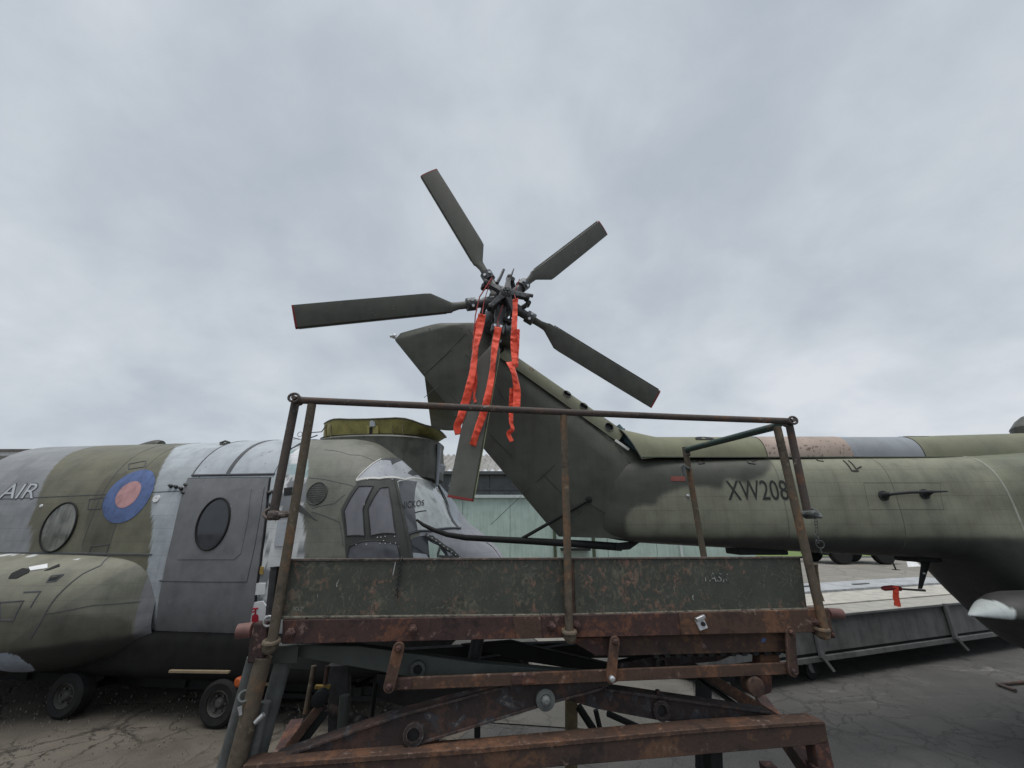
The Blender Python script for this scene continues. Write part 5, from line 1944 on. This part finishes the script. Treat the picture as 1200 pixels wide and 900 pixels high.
# deck plate and frame
d0, d1 = fp(335, 724, 0.0), fp(947, 713, 0.0)
MB().prism([d0 + (0, 0, -0.01), d1 + (0, 0, -0.01), d1 + (0, 0, -0.03), d0 + (0, 0, -0.03)], -PN * 0.98).build('deck_plate', M_shadow, plat)
slab('front_beam', [(331, 726.5), (636, 721.5), (664, 721), (972, 713.5), (976, 740.5), (641, 748), (330, 755)], 0.055, M_rust_beam, 0.012)
slab('front_beam_end', [(796, 717.8), (972, 713.5), (976, 740.5), (799, 744.3)], 0.012, M_rust_or, 0.020, 'orange rusted end of the front beam')
slab('patch_plate', [(601, 722), (633, 721.7), (636, 748), (605, 749)], 0.006, M_rust_or, 0.017)
slab('inner_beam', [(697, 745), (932, 739), (932, 763.5), (697, 769.5)], 0.04, M_rust_blue, -0.02)
slab('blue_fleck', [(893, 748), (898, 747.5), (897, 752), (892, 753)], 0.003, M_sky_blue, -0.017, bevel=0)
slab('beam_fishplate', [(663, 748), (697, 747), (716, 748), (716, 768), (698, 768)], 0.03, M_rust_beam, -0.015)
# rack teeth under the inner beam
k = 0
x = 765.0
while x < 930:
    y = 769.5 - 6.0 * (x - 697) / 235
    slab('rack_tooth', [(x, y - 1.0), (x + 8.8, y - 1.3), (x + 6.6, y + 3.6), (x + 2.2, y + 3.8)], 0.03, M_shadow, -0.025, bevel=0.001)
    x += 13.0
for x, y in ((341, 741), (484, 737), (646, 733), (675, 732), (952, 728)):
    c = fp(x, y, 0.012)
    MB().lathe(c, PN, [(0, 0.018), (0.012, 0.018), (0.013, 0.012), (0.028, 0.011), (0.031, 0.006)], 6).build('beam_bolt', M_rust_beam, plat)
# post feet: eye brackets
for x, y in ((318, 756), (667, 744), (963, 741)):
    mb = MB().torus(fp(x, y - 4, 0.03), unit(np.array([0, 0, 1.0]) + PN * 0.2), 0.024, 0.009, 18, 8)
    mb.lathe(fp(x, y + 1, 0.022), PN, [(-0.01, 0.024), (0.022, 0.024), (0.03, 0.014)], 14)
    mb.build('post_foot', M_rust_post, plat)
# ends: rusty side plates with pink capped pins
slab('end_bracket', [(297, 730), (313, 730), (312, 755), (307, 778), (289, 778), (291, 756)], 0.05, M_rust_beam, 0.02, bevel=0.006)
slab('end_bracket', [(947, 716), (966, 714), (981, 748), (966, 749), (958, 743)], 0.04, M_rust_beam, 0.0, bevel=0.006)
for x, y in ((965, 722), (968, 731), (974, 744)):
    MB().lathe(fp(x, y, 0.0), PN, [(0, 0.012), (0.012, 0.011), (0.018, 0.005)], 10).build('bracket_bolt', M_rust_beam, plat)
MB().tube([fp(279, 740, 0.0), fp(296, 738, 0.0)], 0.026, 18).build('pin_cap', M_pinkcap, plat)
MB().tube([fp(970, 718.5, -0.03), fp(986, 719.5, -0.03)], 0.022, 18).build('pin_cap', M_pinkcap, plat)
# the bright clip
mb = MB().prism([fp(815.5, 727, 0.03), fp(824, 722.5, 0.03), (fp(830, 736, 0.03)), fp(821, 739.5, 0.03)], -PN * 0.012)
mb.build('white_clip', M_white, plat, bevel=0.002)
MB().beam(fp(815.5, 726.5, 0.035), fp(825.5, 722, 0.035), 0.016, 0.014).build('clip_bar', M_bright, plat, bevel=0.002)
MB().lathe(fp(823.5, 731, 0.03), PN, [(0, 0.009), (0.01, 0.008)], 10).build('clip_screw', M_hubdark, plat)

# hanging links and the flat bar between them
slab('flat_bar', [(452, 795), (935, 776), (937, 790), (452, 810)], 0.014, M_rust_or, 0.0)
slab('bar_plate', [(599, 791), (627, 789.5), (627, 801.5), (600, 803)], 0.006, M_rust_beam, 0.007)
slab('bar_plate', [(460, 795.5), (483, 794.8), (482, 808), (459, 809)], 0.006, M_rust_beam, 0.007)
for a, b, r_ in (((467, 760), (456, 805), 0.022), ((721, 752), (716.5, 795), 0.020), ((927, 741), (930, 787), 0.022)):
    p, q = fp(*a, 0.022), fp(*b, 0.022)
    t = unit(q - p)
    s_ = np.cross(PN, t)
    ring = [p + r_ * (s_ * math.cos(k) - t * math.sin(k)) for k in np.linspace(0, math.pi, 9)] + [q + r_ * (-s_ * math.cos(k) + t * math.sin(k)) for k in np.linspace(0, math.pi, 9)]
    MB().prism(ring, -PN * 0.014).build('hanger_link', M_rust_or, plat, bevel=0.002)
    for c in (p, q):
        MB().lathe(c, PN, [(-0.02, 0.012), (0.006, 0.012), (0.012, 0.007)], 8).build('link_pin', M_rust_beam, plat)
mb = MB().lathe(fp(716.5, 795, 0.028), PN, [(0, 0.013), (0.012, 0.012), (0.016, 0.006)], 8)
mb.build('link_nut', M_bright, plat)

# scissor arms
slab('scissor_arm', [(316, 893), (466, 841), (630, 795), (700, 789), (745, 788), (706, 808), (640, 826), (470, 879), (350, 905), (318, 905)], 0.05, M_rust_dk, -0.03)
slab('arm_flange', [(318, 890), (466, 838.5), (632, 793), (632, 795.5), (466, 841.5), (318, 893.5)], 0.075, M_rust_dk, -0.02, bevel=0.001)
slab('arm_flange', [(390, 893), (470, 877), (640, 824), (706, 806), (706, 808.5), (640, 827), (470, 880), (392, 896)], 0.075, M_rust_dk, -0.02, bevel=0.001)
slab('scissor_arm', [(652, 817), (703, 807.5), (905, 836.5), (905, 853), (860, 853), (770, 844), (700, 831)], 0.05, M_rust_dk, -0.09)
slab('arm_flange', [(703, 806), (905, 835), (905, 837.5), (703, 809)], 0.075, M_rust_dk, -0.08, bevel=0.001)
slab('grey_arm', [(312, 757), (350, 756), (420, 757), (560, 777), (706, 790), (690, 797), (590, 812), (560, 808), (440, 786), (348, 770), (312, 778)], 0.05, M_armgrey, -0.09)
slab('arm_gusset', [(313, 757), (350, 756), (348, 778), (311, 778)], 0.012, M_armgrey, -0.05)
slab('grey_arm', [(722, 778), (770, 769), (862, 767), (842, 775), (722, 787)], 0.05, M_rust_dk, -0.12)
for x, y, o_, mt, rr in ((485, 858.5, -0.03, M_rust_dk, 0.038), (773, 831, -0.09, M_rust_dk, 0.037), (490, 783, -0.09, M_armgrey, 0.030), (773, 776, -0.11, M_rust_dk, 0.026)):
    c = fp(x, y, o_)
    bs = MB().lathe(c, PN, [(-0.02, rr), (0.022, rr), (0.024, rr * 0.62), (-0.015, rr * 0.56)], 24).build('pivot_bush', mt, plat)
    MB().lathe(c, PN, [(0.0, rr * 0.58), (0.005, rr * 0.58)], 16).build('pivot_bore', M_hubdark, bs)
c = fp(638.5, 818.5, -0.03)
bs = MB().lathe(c, PN, [(0, 0.038), (0.018, 0.038), (0.022, 0.022), (0.02, 0.02)], 24).build('pivot_bush', M_galv, plat)
MB().lathe(c, PN, [(0, 0.019), (0.03, 0.017), (0.036, 0.008)], 8).build('pivot_nut', M_crate_rail, bs)
slab('arm_lug', [(770, 809), (774, 809), (774, 819), (770, 819)], 0.02, M_rust_beam, -0.10)
# chassis beam
slab('chassis_beam', [(285, 902), (560, 882), (830, 857), (967, 846), (971, 869), (968, 872), (830, 884), (640, 900), (560, 908), (285, 930)], 0.06, M_rust_blue, 0.03)
slab('beam_top_flange', [(285, 897), (560, 877), (830, 853), (963, 845), (968, 848.5), (830, 858), (560, 883), (285, 903)], 0.08, M_rust_or, 0.034, bevel=0.001)
slab('beam_leg', [(955, 870), (971, 868), (979, 905), (962, 910)], 0.06, M_rust_beam, 0.03)
slab('beam_leg', [(833, 882), (847, 881), (848, 910), (834, 910)], 0.06, M_shadow, -0.04)
# rollers at the right
MB().lathe(fp(886, 805, 0.0), PN, [(-0.05, 0.036), (0.0, 0.038), (0.006, 0.034), (0.008, 0.02)], 20).build('roller', M_rust_or, plat)
slab('roller_block', [(892, 767), (913, 767), (915, 772), (915, 784), (891, 785)], 0.06, M_rust_or, -0.05, bevel=0.006)
slab('roller_block', [(892, 792), (905, 792), (905, 812), (893, 816), (887, 806)], 0.05, M_rust_beam, -0.05, bevel=0.006)

# rear half of the mechanism, a good pace further back
RB = -0.80
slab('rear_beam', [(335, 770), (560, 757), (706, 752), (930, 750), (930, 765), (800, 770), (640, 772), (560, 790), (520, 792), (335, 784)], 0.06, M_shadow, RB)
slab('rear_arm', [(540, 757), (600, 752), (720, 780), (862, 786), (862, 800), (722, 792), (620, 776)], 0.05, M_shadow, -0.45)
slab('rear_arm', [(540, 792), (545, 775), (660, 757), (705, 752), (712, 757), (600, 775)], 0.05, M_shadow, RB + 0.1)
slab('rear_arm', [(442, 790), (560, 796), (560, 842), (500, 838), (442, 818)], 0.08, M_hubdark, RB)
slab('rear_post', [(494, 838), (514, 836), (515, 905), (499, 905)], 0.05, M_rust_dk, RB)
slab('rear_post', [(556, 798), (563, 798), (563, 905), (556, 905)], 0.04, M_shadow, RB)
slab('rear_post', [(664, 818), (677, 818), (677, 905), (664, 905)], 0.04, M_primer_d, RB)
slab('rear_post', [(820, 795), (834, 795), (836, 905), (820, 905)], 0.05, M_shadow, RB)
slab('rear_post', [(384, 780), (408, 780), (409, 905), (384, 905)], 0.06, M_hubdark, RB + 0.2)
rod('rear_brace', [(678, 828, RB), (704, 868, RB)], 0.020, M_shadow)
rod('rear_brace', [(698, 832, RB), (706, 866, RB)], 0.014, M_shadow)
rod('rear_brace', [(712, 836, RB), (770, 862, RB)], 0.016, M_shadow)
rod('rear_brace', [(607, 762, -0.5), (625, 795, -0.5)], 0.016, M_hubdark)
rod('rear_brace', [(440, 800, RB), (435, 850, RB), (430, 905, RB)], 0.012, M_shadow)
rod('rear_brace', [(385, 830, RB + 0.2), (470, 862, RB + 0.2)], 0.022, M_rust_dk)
slab('rust_brace', [(815, 788), (830, 786), (930, 848), (905, 850)], 0.04, M_rust_or, -0.30)
slab('rust_brace', [(816, 793), (824, 800), (905, 850), (892, 853)], 0.02, M_shadow, -0.29)
slab('rust_brace', [(326, 884), (372, 824), (380, 830), (340, 882)], 0.03, M_rust_or, -0.30)
slab('rust_brace', [(330, 886), (376, 834), (384, 838), (350, 884)], 0.02, M_shadow, -0.31)
rod('thin_upright', [(368, 780, -0.4), (358, 836, -0.4)], 0.011, M_rust_post)
rod('thin_upright', [(384, 780, -0.42), (381, 802, -0.42)], 0.010, M_rust_or)
slab('yellow_bar', [(369, 803.5), (387, 803.5), (386, 808), (368, 808)], 0.02, M_yellow, -0.42)
slab('yellow_bar', [(806, 770.5), (828, 767.5), (828, 770.5), (806, 773)], 0.02, M_yellow, -0.42)
rod('grey_upright', [(404, 815, -0.35), (400, 865, -0.35)], 0.022, M_armgrey)
MB().lathe(fp(376, 817, -0.3), PN, [(-0.02, 0.03), (0.03, 0.03), (0.035, 0.015)], 16).build('brace_pivot', M_shadow, plat)
MB().lathe(fp(557, 763, -0.3), np.array((0.2, 0.1, 1.0)), [(-0.12, 0.03), (0.1, 0.03)], 14).build('lift_cylinder', M_hubdark, plat)

# legs at the left: grey tubes with bright clips and a rusty one, down to the ground
def leg(name, a, b, r_, mat, off, label=None):
    p, q = fp(*a, off), fp(*b, off)
    q2 = p + (q - p) * ((0.0 - p[2]) / (q[2] - p[2]))
    return MB().tube([p, q, q2], r_, 14).build(name, mat, plat, label)


leg('support_tube', (299, 770), (264, 900), 0.029, M_galv, -0.06, 'thick dull grey tube')
leg('support_tube', (309, 770), (276, 900), 0.030, M_rust_post, 0.0, 'rusty brown tube')
leg('support_tube', (312, 822), (292, 900), 0.018, M_galv, -0.05, 'thin grey tube')
leg('support_tube', (336, 760), (298, 900), 0.032, M_galv, -0.12, 'thick grey tube under the gusset')
MB().tube([fp(299, 847, 0.02), fp(309, 837, 0.02)], 0.0085, 8).build('tube_clip', M_bright, plat)
MB().tube([fp(305, 789, 0.0), fp(314, 779, 0.0)], 0.0085, 8).build('tube_clip', M_bright, plat)
MB().tube([fp(281, 828, 0.03), fp(282, 838, 0.03)], [0.008, 0.005], 8).build('tube_clip', M_bright, plat)
rings = []
MB().torus(fp(286, 816, 0.02), unit((0.4, -0.7, 0.5)), 0.017, 0.005, 14, 6).build('tube_shackle', M_galv, plat)
# wheels and frame below the picture, so that it stands on the ground
for off, x in ((0.0, 300), (0.0, 960), (RB, 340), (RB, 900)):
    p = fp(x, 895, off)
    MB().beam((p[0], p[1], p[2]), (p[0], p[1], 0.16), 0.07, 0.07, (0, 1, 0)).build('frame_leg', M_rust_beam, plat, bevel=0.003)
    wl = MB().lathe((p[0], p[1], 0.16), PN, [(-0.05, 0.09), (-0.05, 0.15), (-0.03, 0.16), (0.03, 0.16), (0.05, 0.15), (0.05, 0.09)], 24).build('wheel', M_black, plat)
    MB().lathe((p[0], p[1], 0.16), PN, [(-0.045, 0.092), (0.052, 0.092), (0.056, 0.03)], 20).build('rim', M_rim, wl)
for x in (300, 960):
    a, b = fp(x, 900, 0.0), fp(x + (40 if x < 500 else -55), 898, RB)
    MB().beam((a[0], a[1], 0.72), (b[0], b[1], 0.72), 0.06, 0.08).build('cross_member', M_rust_beam, plat)

# ================================================================== LONG GREY CRATE ON CASTORS
cA = at_z(960, 770, 0.244)
cB = at_z(1125, 747, 0.244)
CD = unit((cB - cA) * (1, 1, 0))
CNN = np.array([CD[1], -CD[0], 0])      # towards the viewer
cz0, cz1 = 0.244, 0.672
C0 = cA - CD * 1.55
C1 = cA + CD * 6.0
cc = (C0 + C1) / 2 - CNN * 0.75
crate = thing('crate', (float(cc[0]), float(cc[1]), 0.0), 'long low grey crate on castors with pale lids behind the work platform', 'crate')


def cbox(name, s0, s1, n0, n1, z0, z1, mat, label=None, bevel=0.004, parent=None):
    """box in crate space: s from cA along the side, n back from the front face"""
    b = cA * (1, 1, 0)
    pts = [b + CD * s - CNN * n + (0, 0, z0) for s, n in ((s0, n0), (s1, n0), (s1, n1), (s0, n1))]
    return MB().prism(pts, (0, 0, z1 - z0)).build(name, mat, parent or crate, label, bevel=bevel)


cbox('bottom_board', -1.5, 6.0, 0.02, 1.3, cz0 + 0.01, cz0 + 0.04, M_shadow)
cuts = [-1.55, 0.02, 2.62, 4.6, 6.0]
for a, b in zip(cuts[:-1], cuts[1:]):
    cbox('side_panel', a + 0.004, b - 0.004, 0.0, 0.02, cz0 + 0.045, cz1 - 0.02, M_crate, bevel=0.003)
for a, b in zip(cuts[:-1], cuts[1:]):
    cbox('ledge', a + 0.003, b - 0.003, -0.012, 0.46, cz1 - 0.018, cz1, M_crate_top)
cbox('edge_rail', -1.55, 6.0, -0.03, -0.013, cz1 - 0.024, cz1 + 0.004, M_crate_rail)
cbox('bottom_rail', -1.55, 6.0, -0.02, 0.10, cz0 - 0.045, cz0 + 0.012, M_crate)
for s_ in (0.0, 2.62, 4.6):
    cbox('upright', s_ - 0.03, s_ + 0.03, -0.055, -0.013, cz0 + 0.0, cz1 + 0.012, M_crate_rail)
    cbox('upright_web', s_ + 0.05, s_ + 0.075, -0.035, -0.002, cz0 + 0.04, cz1 - 0.02, M_crate)
    b = cA * (1, 1, 0) + CD * s_ + CNN * 0.04
    MB().beam(b + (0, 0, cz0 + 0.02), b + CD * 0.07 + CNN * 0.05 + (0, 0, 0.12), 0.05, 0.03).build('foot_brace', M_crate, crate)
cbox('cream_lid', -1.5, 6.0, 0.47, 1.22, cz1 - 0.02, cz1 + 0.016, M_lid, 'cream coloured lid')
cbox('grey_lid', -1.5, 6.0, 1.23, 1.95, cz1 - 0.02, cz1 + 0.05, M_lid2, 'blue grey lid')
cbox('back_panel', -1.55, 6.0, 1.95, 1.98, cz0, cz1 + 0.04, M_crate)
cbox('end_panel', -1.58, -1.55, 0.0, 1.95, cz0, cz1, M_crate)
for s_, n_ in ((0.3, 1.5), (1.9, 1.6), (3.2, 1.5)):
    cbox('lid_handle', s_, s_ + 0.4, n_, n_ + 0.06, cz1 + 0.05, cz1 + 0.066, M_strap)
for s_, n_ in ((-0.12, 0.10), (5.7, 0.10), (-0.12, 1.8), (5.7, 1.8), (-1.4, 0.1)):
    b = cA * (1, 1, 0) + CD * s_ - CNN * n_
    cw_ = MB().lathe(b + (0.04, 0, 0.09), CNN, [(-0.022, 0.05), (-0.022, 0.085), (-0.01, 0.09), (0.01, 0.09), (0.022, 0.085), (0.022, 0.05)], 20).build('castor', M_black, crate)
    mb = MB().prism([b + CNN * 0.03 + (-0.05, 0, 0.20), b + CNN * 0.03 + (0.03, 0, 0.20), b + CNN * 0.03 + (0.06, 0, 0.08), b + CNN * 0.03 + (0.02, 0, 0.08)], CNN * 0.006)
    mb.lathe(b + (0, 0, 0.2), (0, 0, 1), [(-0.01, 0.05), (0.008, 0.05)], 14)
    mb.build('castor_fork', M_crate_rail, crate, kind='stuff')

# ================================================================== GREEN BUILDING BEHIND
BY = 14.0
bx0, bx1 = -3.2, float(at(884, 640, BY)[0])
bld = thing('building', ((bx0 + bx1) / 2, BY + 3, 0.0), 'pale green sheet clad building with dark band and corrugated roof behind the tail', 'building')
zg = float(at(640, 582, BY)[2])
zr = float(at(640, 553, BY)[2])
nP = 7
for k in range(nP):
    x0 = bx0 + (bx1 - bx0) * k / nP
    x1 = bx0 + (bx1 - bx0) * (k + 1) / nP
    MB().box((x0 + 0.006, BY, 0.02), (x1 - 0.006, BY + 0.08, zg - 0.05)).build('wall_sheet', M_wallgreen, bld)
MB().box((bx0, BY + 0.09, 0), (bx1, BY + 6, zr - 0.05)).build('building_core', M_farwall, bld, smooth=0)
MB().box((bx0 - 0.05, BY - 0.10, zg - 0.05), (bx1 + 0.05, BY + 0.08, zg + 0.05)).build('gutter', M_gutter, bld, bevel=0.01)
nB = 9
for k in range(nB):
    x0 = bx0 + (bx1 - bx0) * k / nB
    x1 = bx0 + (bx1 - bx0) * (k + 1) / nB
    MB().box((x0 + 0.01, BY + 0.02, zg + 0.055), (x1 - 0.01, BY + 0.085, zr - 0.04)).build('band_panel', M_darkband, bld)
MB().box((bx0, BY - 0.02, zg + 0.22), (bx1, BY + 0.018, zg + 0.27)).build('band_ledge', M_strap, bld)
MB().box((bx0 - 0.1, BY - 0.22, zr - 0.10), (bx1 + 0.1, BY + 0.05, zr)).build('roof_gutter', M_strap, bld)
# corrugated roof in sheets
for k in range(9):
    x0 = bx0 - 0.1 + (bx1 - bx0 + 0.2) * k / 9
    x1 = bx0 - 0.1 + (bx1 - bx0 + 0.2) * (k + 1) / 9
    n = int((x1 - x0) / 0.04)
    xs = np.linspace(x0, x1 - 0.004, n)
    G = np.zeros((2, n, 3))
    for j, x in enumerate(xs):
        wv = 0.045 * math.sin(x * 2 * math.pi / 0.24)
        G[0, j] = (x, BY - 0.15, zr + 0.03 + wv)
        G[1, j] = (x, BY + 4.0, zr + 1.25 + wv)
    o = MB().grid(G).build('roof_sheet', M_roof, bld, smooth=60, fix=False)
MB().box((float(at(796, 645, BY)[0]), BY - 0.09, 0.02), (float(at(799.5, 645, BY)[0]), BY - 0.005, zg - 0.06)).build('downpipe', M_gutter, bld, bevel=0.02)
dx0, dx1 = float(at(652, 645, BY)[0]), float(at(694, 645, BY)[0])
dr = MB().box((dx0, BY - 0.05, 0.02), (dx1, BY - 0.004, 2.05)).build('door', M_wallgreen, bld, bevel=0.01)
MB().box((dx0 - 0.09, BY - 0.09, 0.02), (dx0 - 0.005, BY - 0.006, 2.14)).build('door_frame', M_truck, dr)
MB().box((dx1 + 0.005, BY - 0.09, 0.02), (dx1 + 0.09, BY - 0.006, 2.14)).build('door_frame', M_truck, dr)
MB().box((dx0 + 0.12, BY - 0.42, 1.02), (dx1 - 0.12, BY - 0.06, 1.09)).build('wall_shelf', M_shadow, dr)
# far hangar on the left, only its roof edge shows over the fuselage
hz = float(at(60, 527.5, 26)[2])
hg = thing('hangar', (-26, 30, 0.0), 'distant low hangar with brown roof showing over the grey fuselage', 'hangar')
MB().box((-60, 26.4, 0), (-9, 34, hz - 0.35)).build('hangar_wall', M_farwall, hg, smooth=0)
MB().box((-60.2, 26.0, hz - 0.35), (-8.8, 34.4, hz - 0.08)).build('fascia', M_white, hg, smooth=0)
MB().prism([(-60.4, 25.8, hz - 0.08), (-8.6, 25.8, hz - 0.08), (-8.6, 30, hz + 0.05), (-60.4, 30, hz + 0.05)], (0, 0, 0.12)).build('hangar_roof', M_farroof, hg, smooth=0)

# ================================================================== PARKED TRUCK beyond the boom
TY = 21.5
tk = thing('truck', (float(at(1010, 655, TY)[0]), TY + 1.1, 0.0), 'dark green parked truck half hidden beyond the helicopter boom', 'truck')
xs_w = [float(at(p, 655, TY)[0]) for p in (986, 1036)]
for x in xs_w:
    for y in (TY, TY + 2.0):
        wl = MB().lathe((x, y, 0.52), (0, -1, 0), [(-0.16, 0.30), (-0.17, 0.46), (-0.12, 0.52), (0.12, 0.52), (0.17, 0.46), (0.16, 0.30)], 26).build('wheel', M_black, tk)
        MB().lathe((x, y, 0.52), (0, -1, 0), [(-0.15, 0.3), (0.10, 0.3), (0.14, 0.26), (0.06, 0.22), (0.05, 0.1), (0.14, 0.09), (0.15, 0.04)], 22).build('rim', M_rim, wl)
xm0, xm1 = xs_w[0] - 0.85, xs_w[1] + 0.75
MB().box((xm0, TY + 0.25, 0.72), (xm1, TY + 1.9, 0.98)).build('chassis', M_shadow, tk, bevel=0.02)
MB().box((xm0 - 0.1, TY - 0.15, 1.28), (xs_w[1] - 0.75, TY + 2.2, 2.5)).build('cargo_bed', M_truck, tk, bevel=0.04)
cabp = [(xs_w[1] - 0.70, 1.0), (xs_w[1] + 0.9, 1.0), (xs_w[1] + 0.95, 1.75), (xs_w[1] + 0.6, 2.6), (xs_w[1] - 0.70, 2.65)]
cb_ = MB().prism([(x, TY - 0.1, z) for x, z in cabp], (0, 2.25, 0)).build('cab', M_truck, tk, bevel=0.05)
MB().prism([(x, TY - 0.112, z) for x, z in ((xs_w[1] - 0.45, 1.8), (xs_w[1] + 0.7, 1.8), (xs_w[1] + 0.45, 2.45), (xs_w[1] - 0.45, 2.45))], (0, 0.02, 0)).build('cab_window', M_pane_dark, cb_)
for x in (xs_w[0] - 0.62, xs_w[1] - 0.62):
    MB().prism([(x - 0.05, TY - 0.12, 0.95), (x + 0.05, TY - 0.12, 0.95), (x + 0.0, TY - 0.12, 0.42), (x - 0.06, TY - 0.12, 0.42)], (0, 0.5, 0)).build('mud_flap', M_shadow, tk)
MB().box((xs_w[0] + 0.55, TY + 0.1, 0.62), (xs_w[0] + 1.05, TY + 0.6, 0.95)).build('fuel_tank', M_rim, tk, bevel=0.04)
# prop stand with a cord, and a small white notice, near the truck
st = MB()
p0_ = at_z(1050, 668, 0.0)
st.tube([p0_, p0_ + (-0.12, 0, 0.85)], 0.03, 8)
st.disc(p0_ + (0, 0, 0.01), (0, 0, 1), 0.14, 0.02, 14)
st.tube([p0_ + (-0.12, 0, 0.8), p0_ + (0.8, 0.3, 0.72), p0_ + (1.6, 0.5, 0.75)], 0.012, 6)
o = st.build('barrier_post', M_shadow, None)
tag(o, 'thin leaning barrier post with a cord, on the concrete right of the truck', 'post')
p0_ = at_z(1072, 664.5, 0.0)
o = MB().prism([p0_ + (-0.30, 0, 0.0), p0_ + (0.30, 0, 0.03), p0_ + (0.32, 0.25, 0.26), p0_ + (-0.05, 0.25, 0.28)], (0, 0.03, 0)).build('notice_board', M_white, None)
tag(o, 'small white board lying tilted on the concrete beside the blade aerial', 'board')
# bent steel rod on the tarmac at the right edge
a, b, c = at_z(1215, 798, 0.02), at_z(1169, 801.5, 0.02), at_z(1190, 809, 0.02)
o = MB().tube([a, b, c], 0.018, 8).build('bent_rod', M_rust_rail, None)
tag(o, 'bent steel rod lying on the tarmac at the right edge', 'rod')
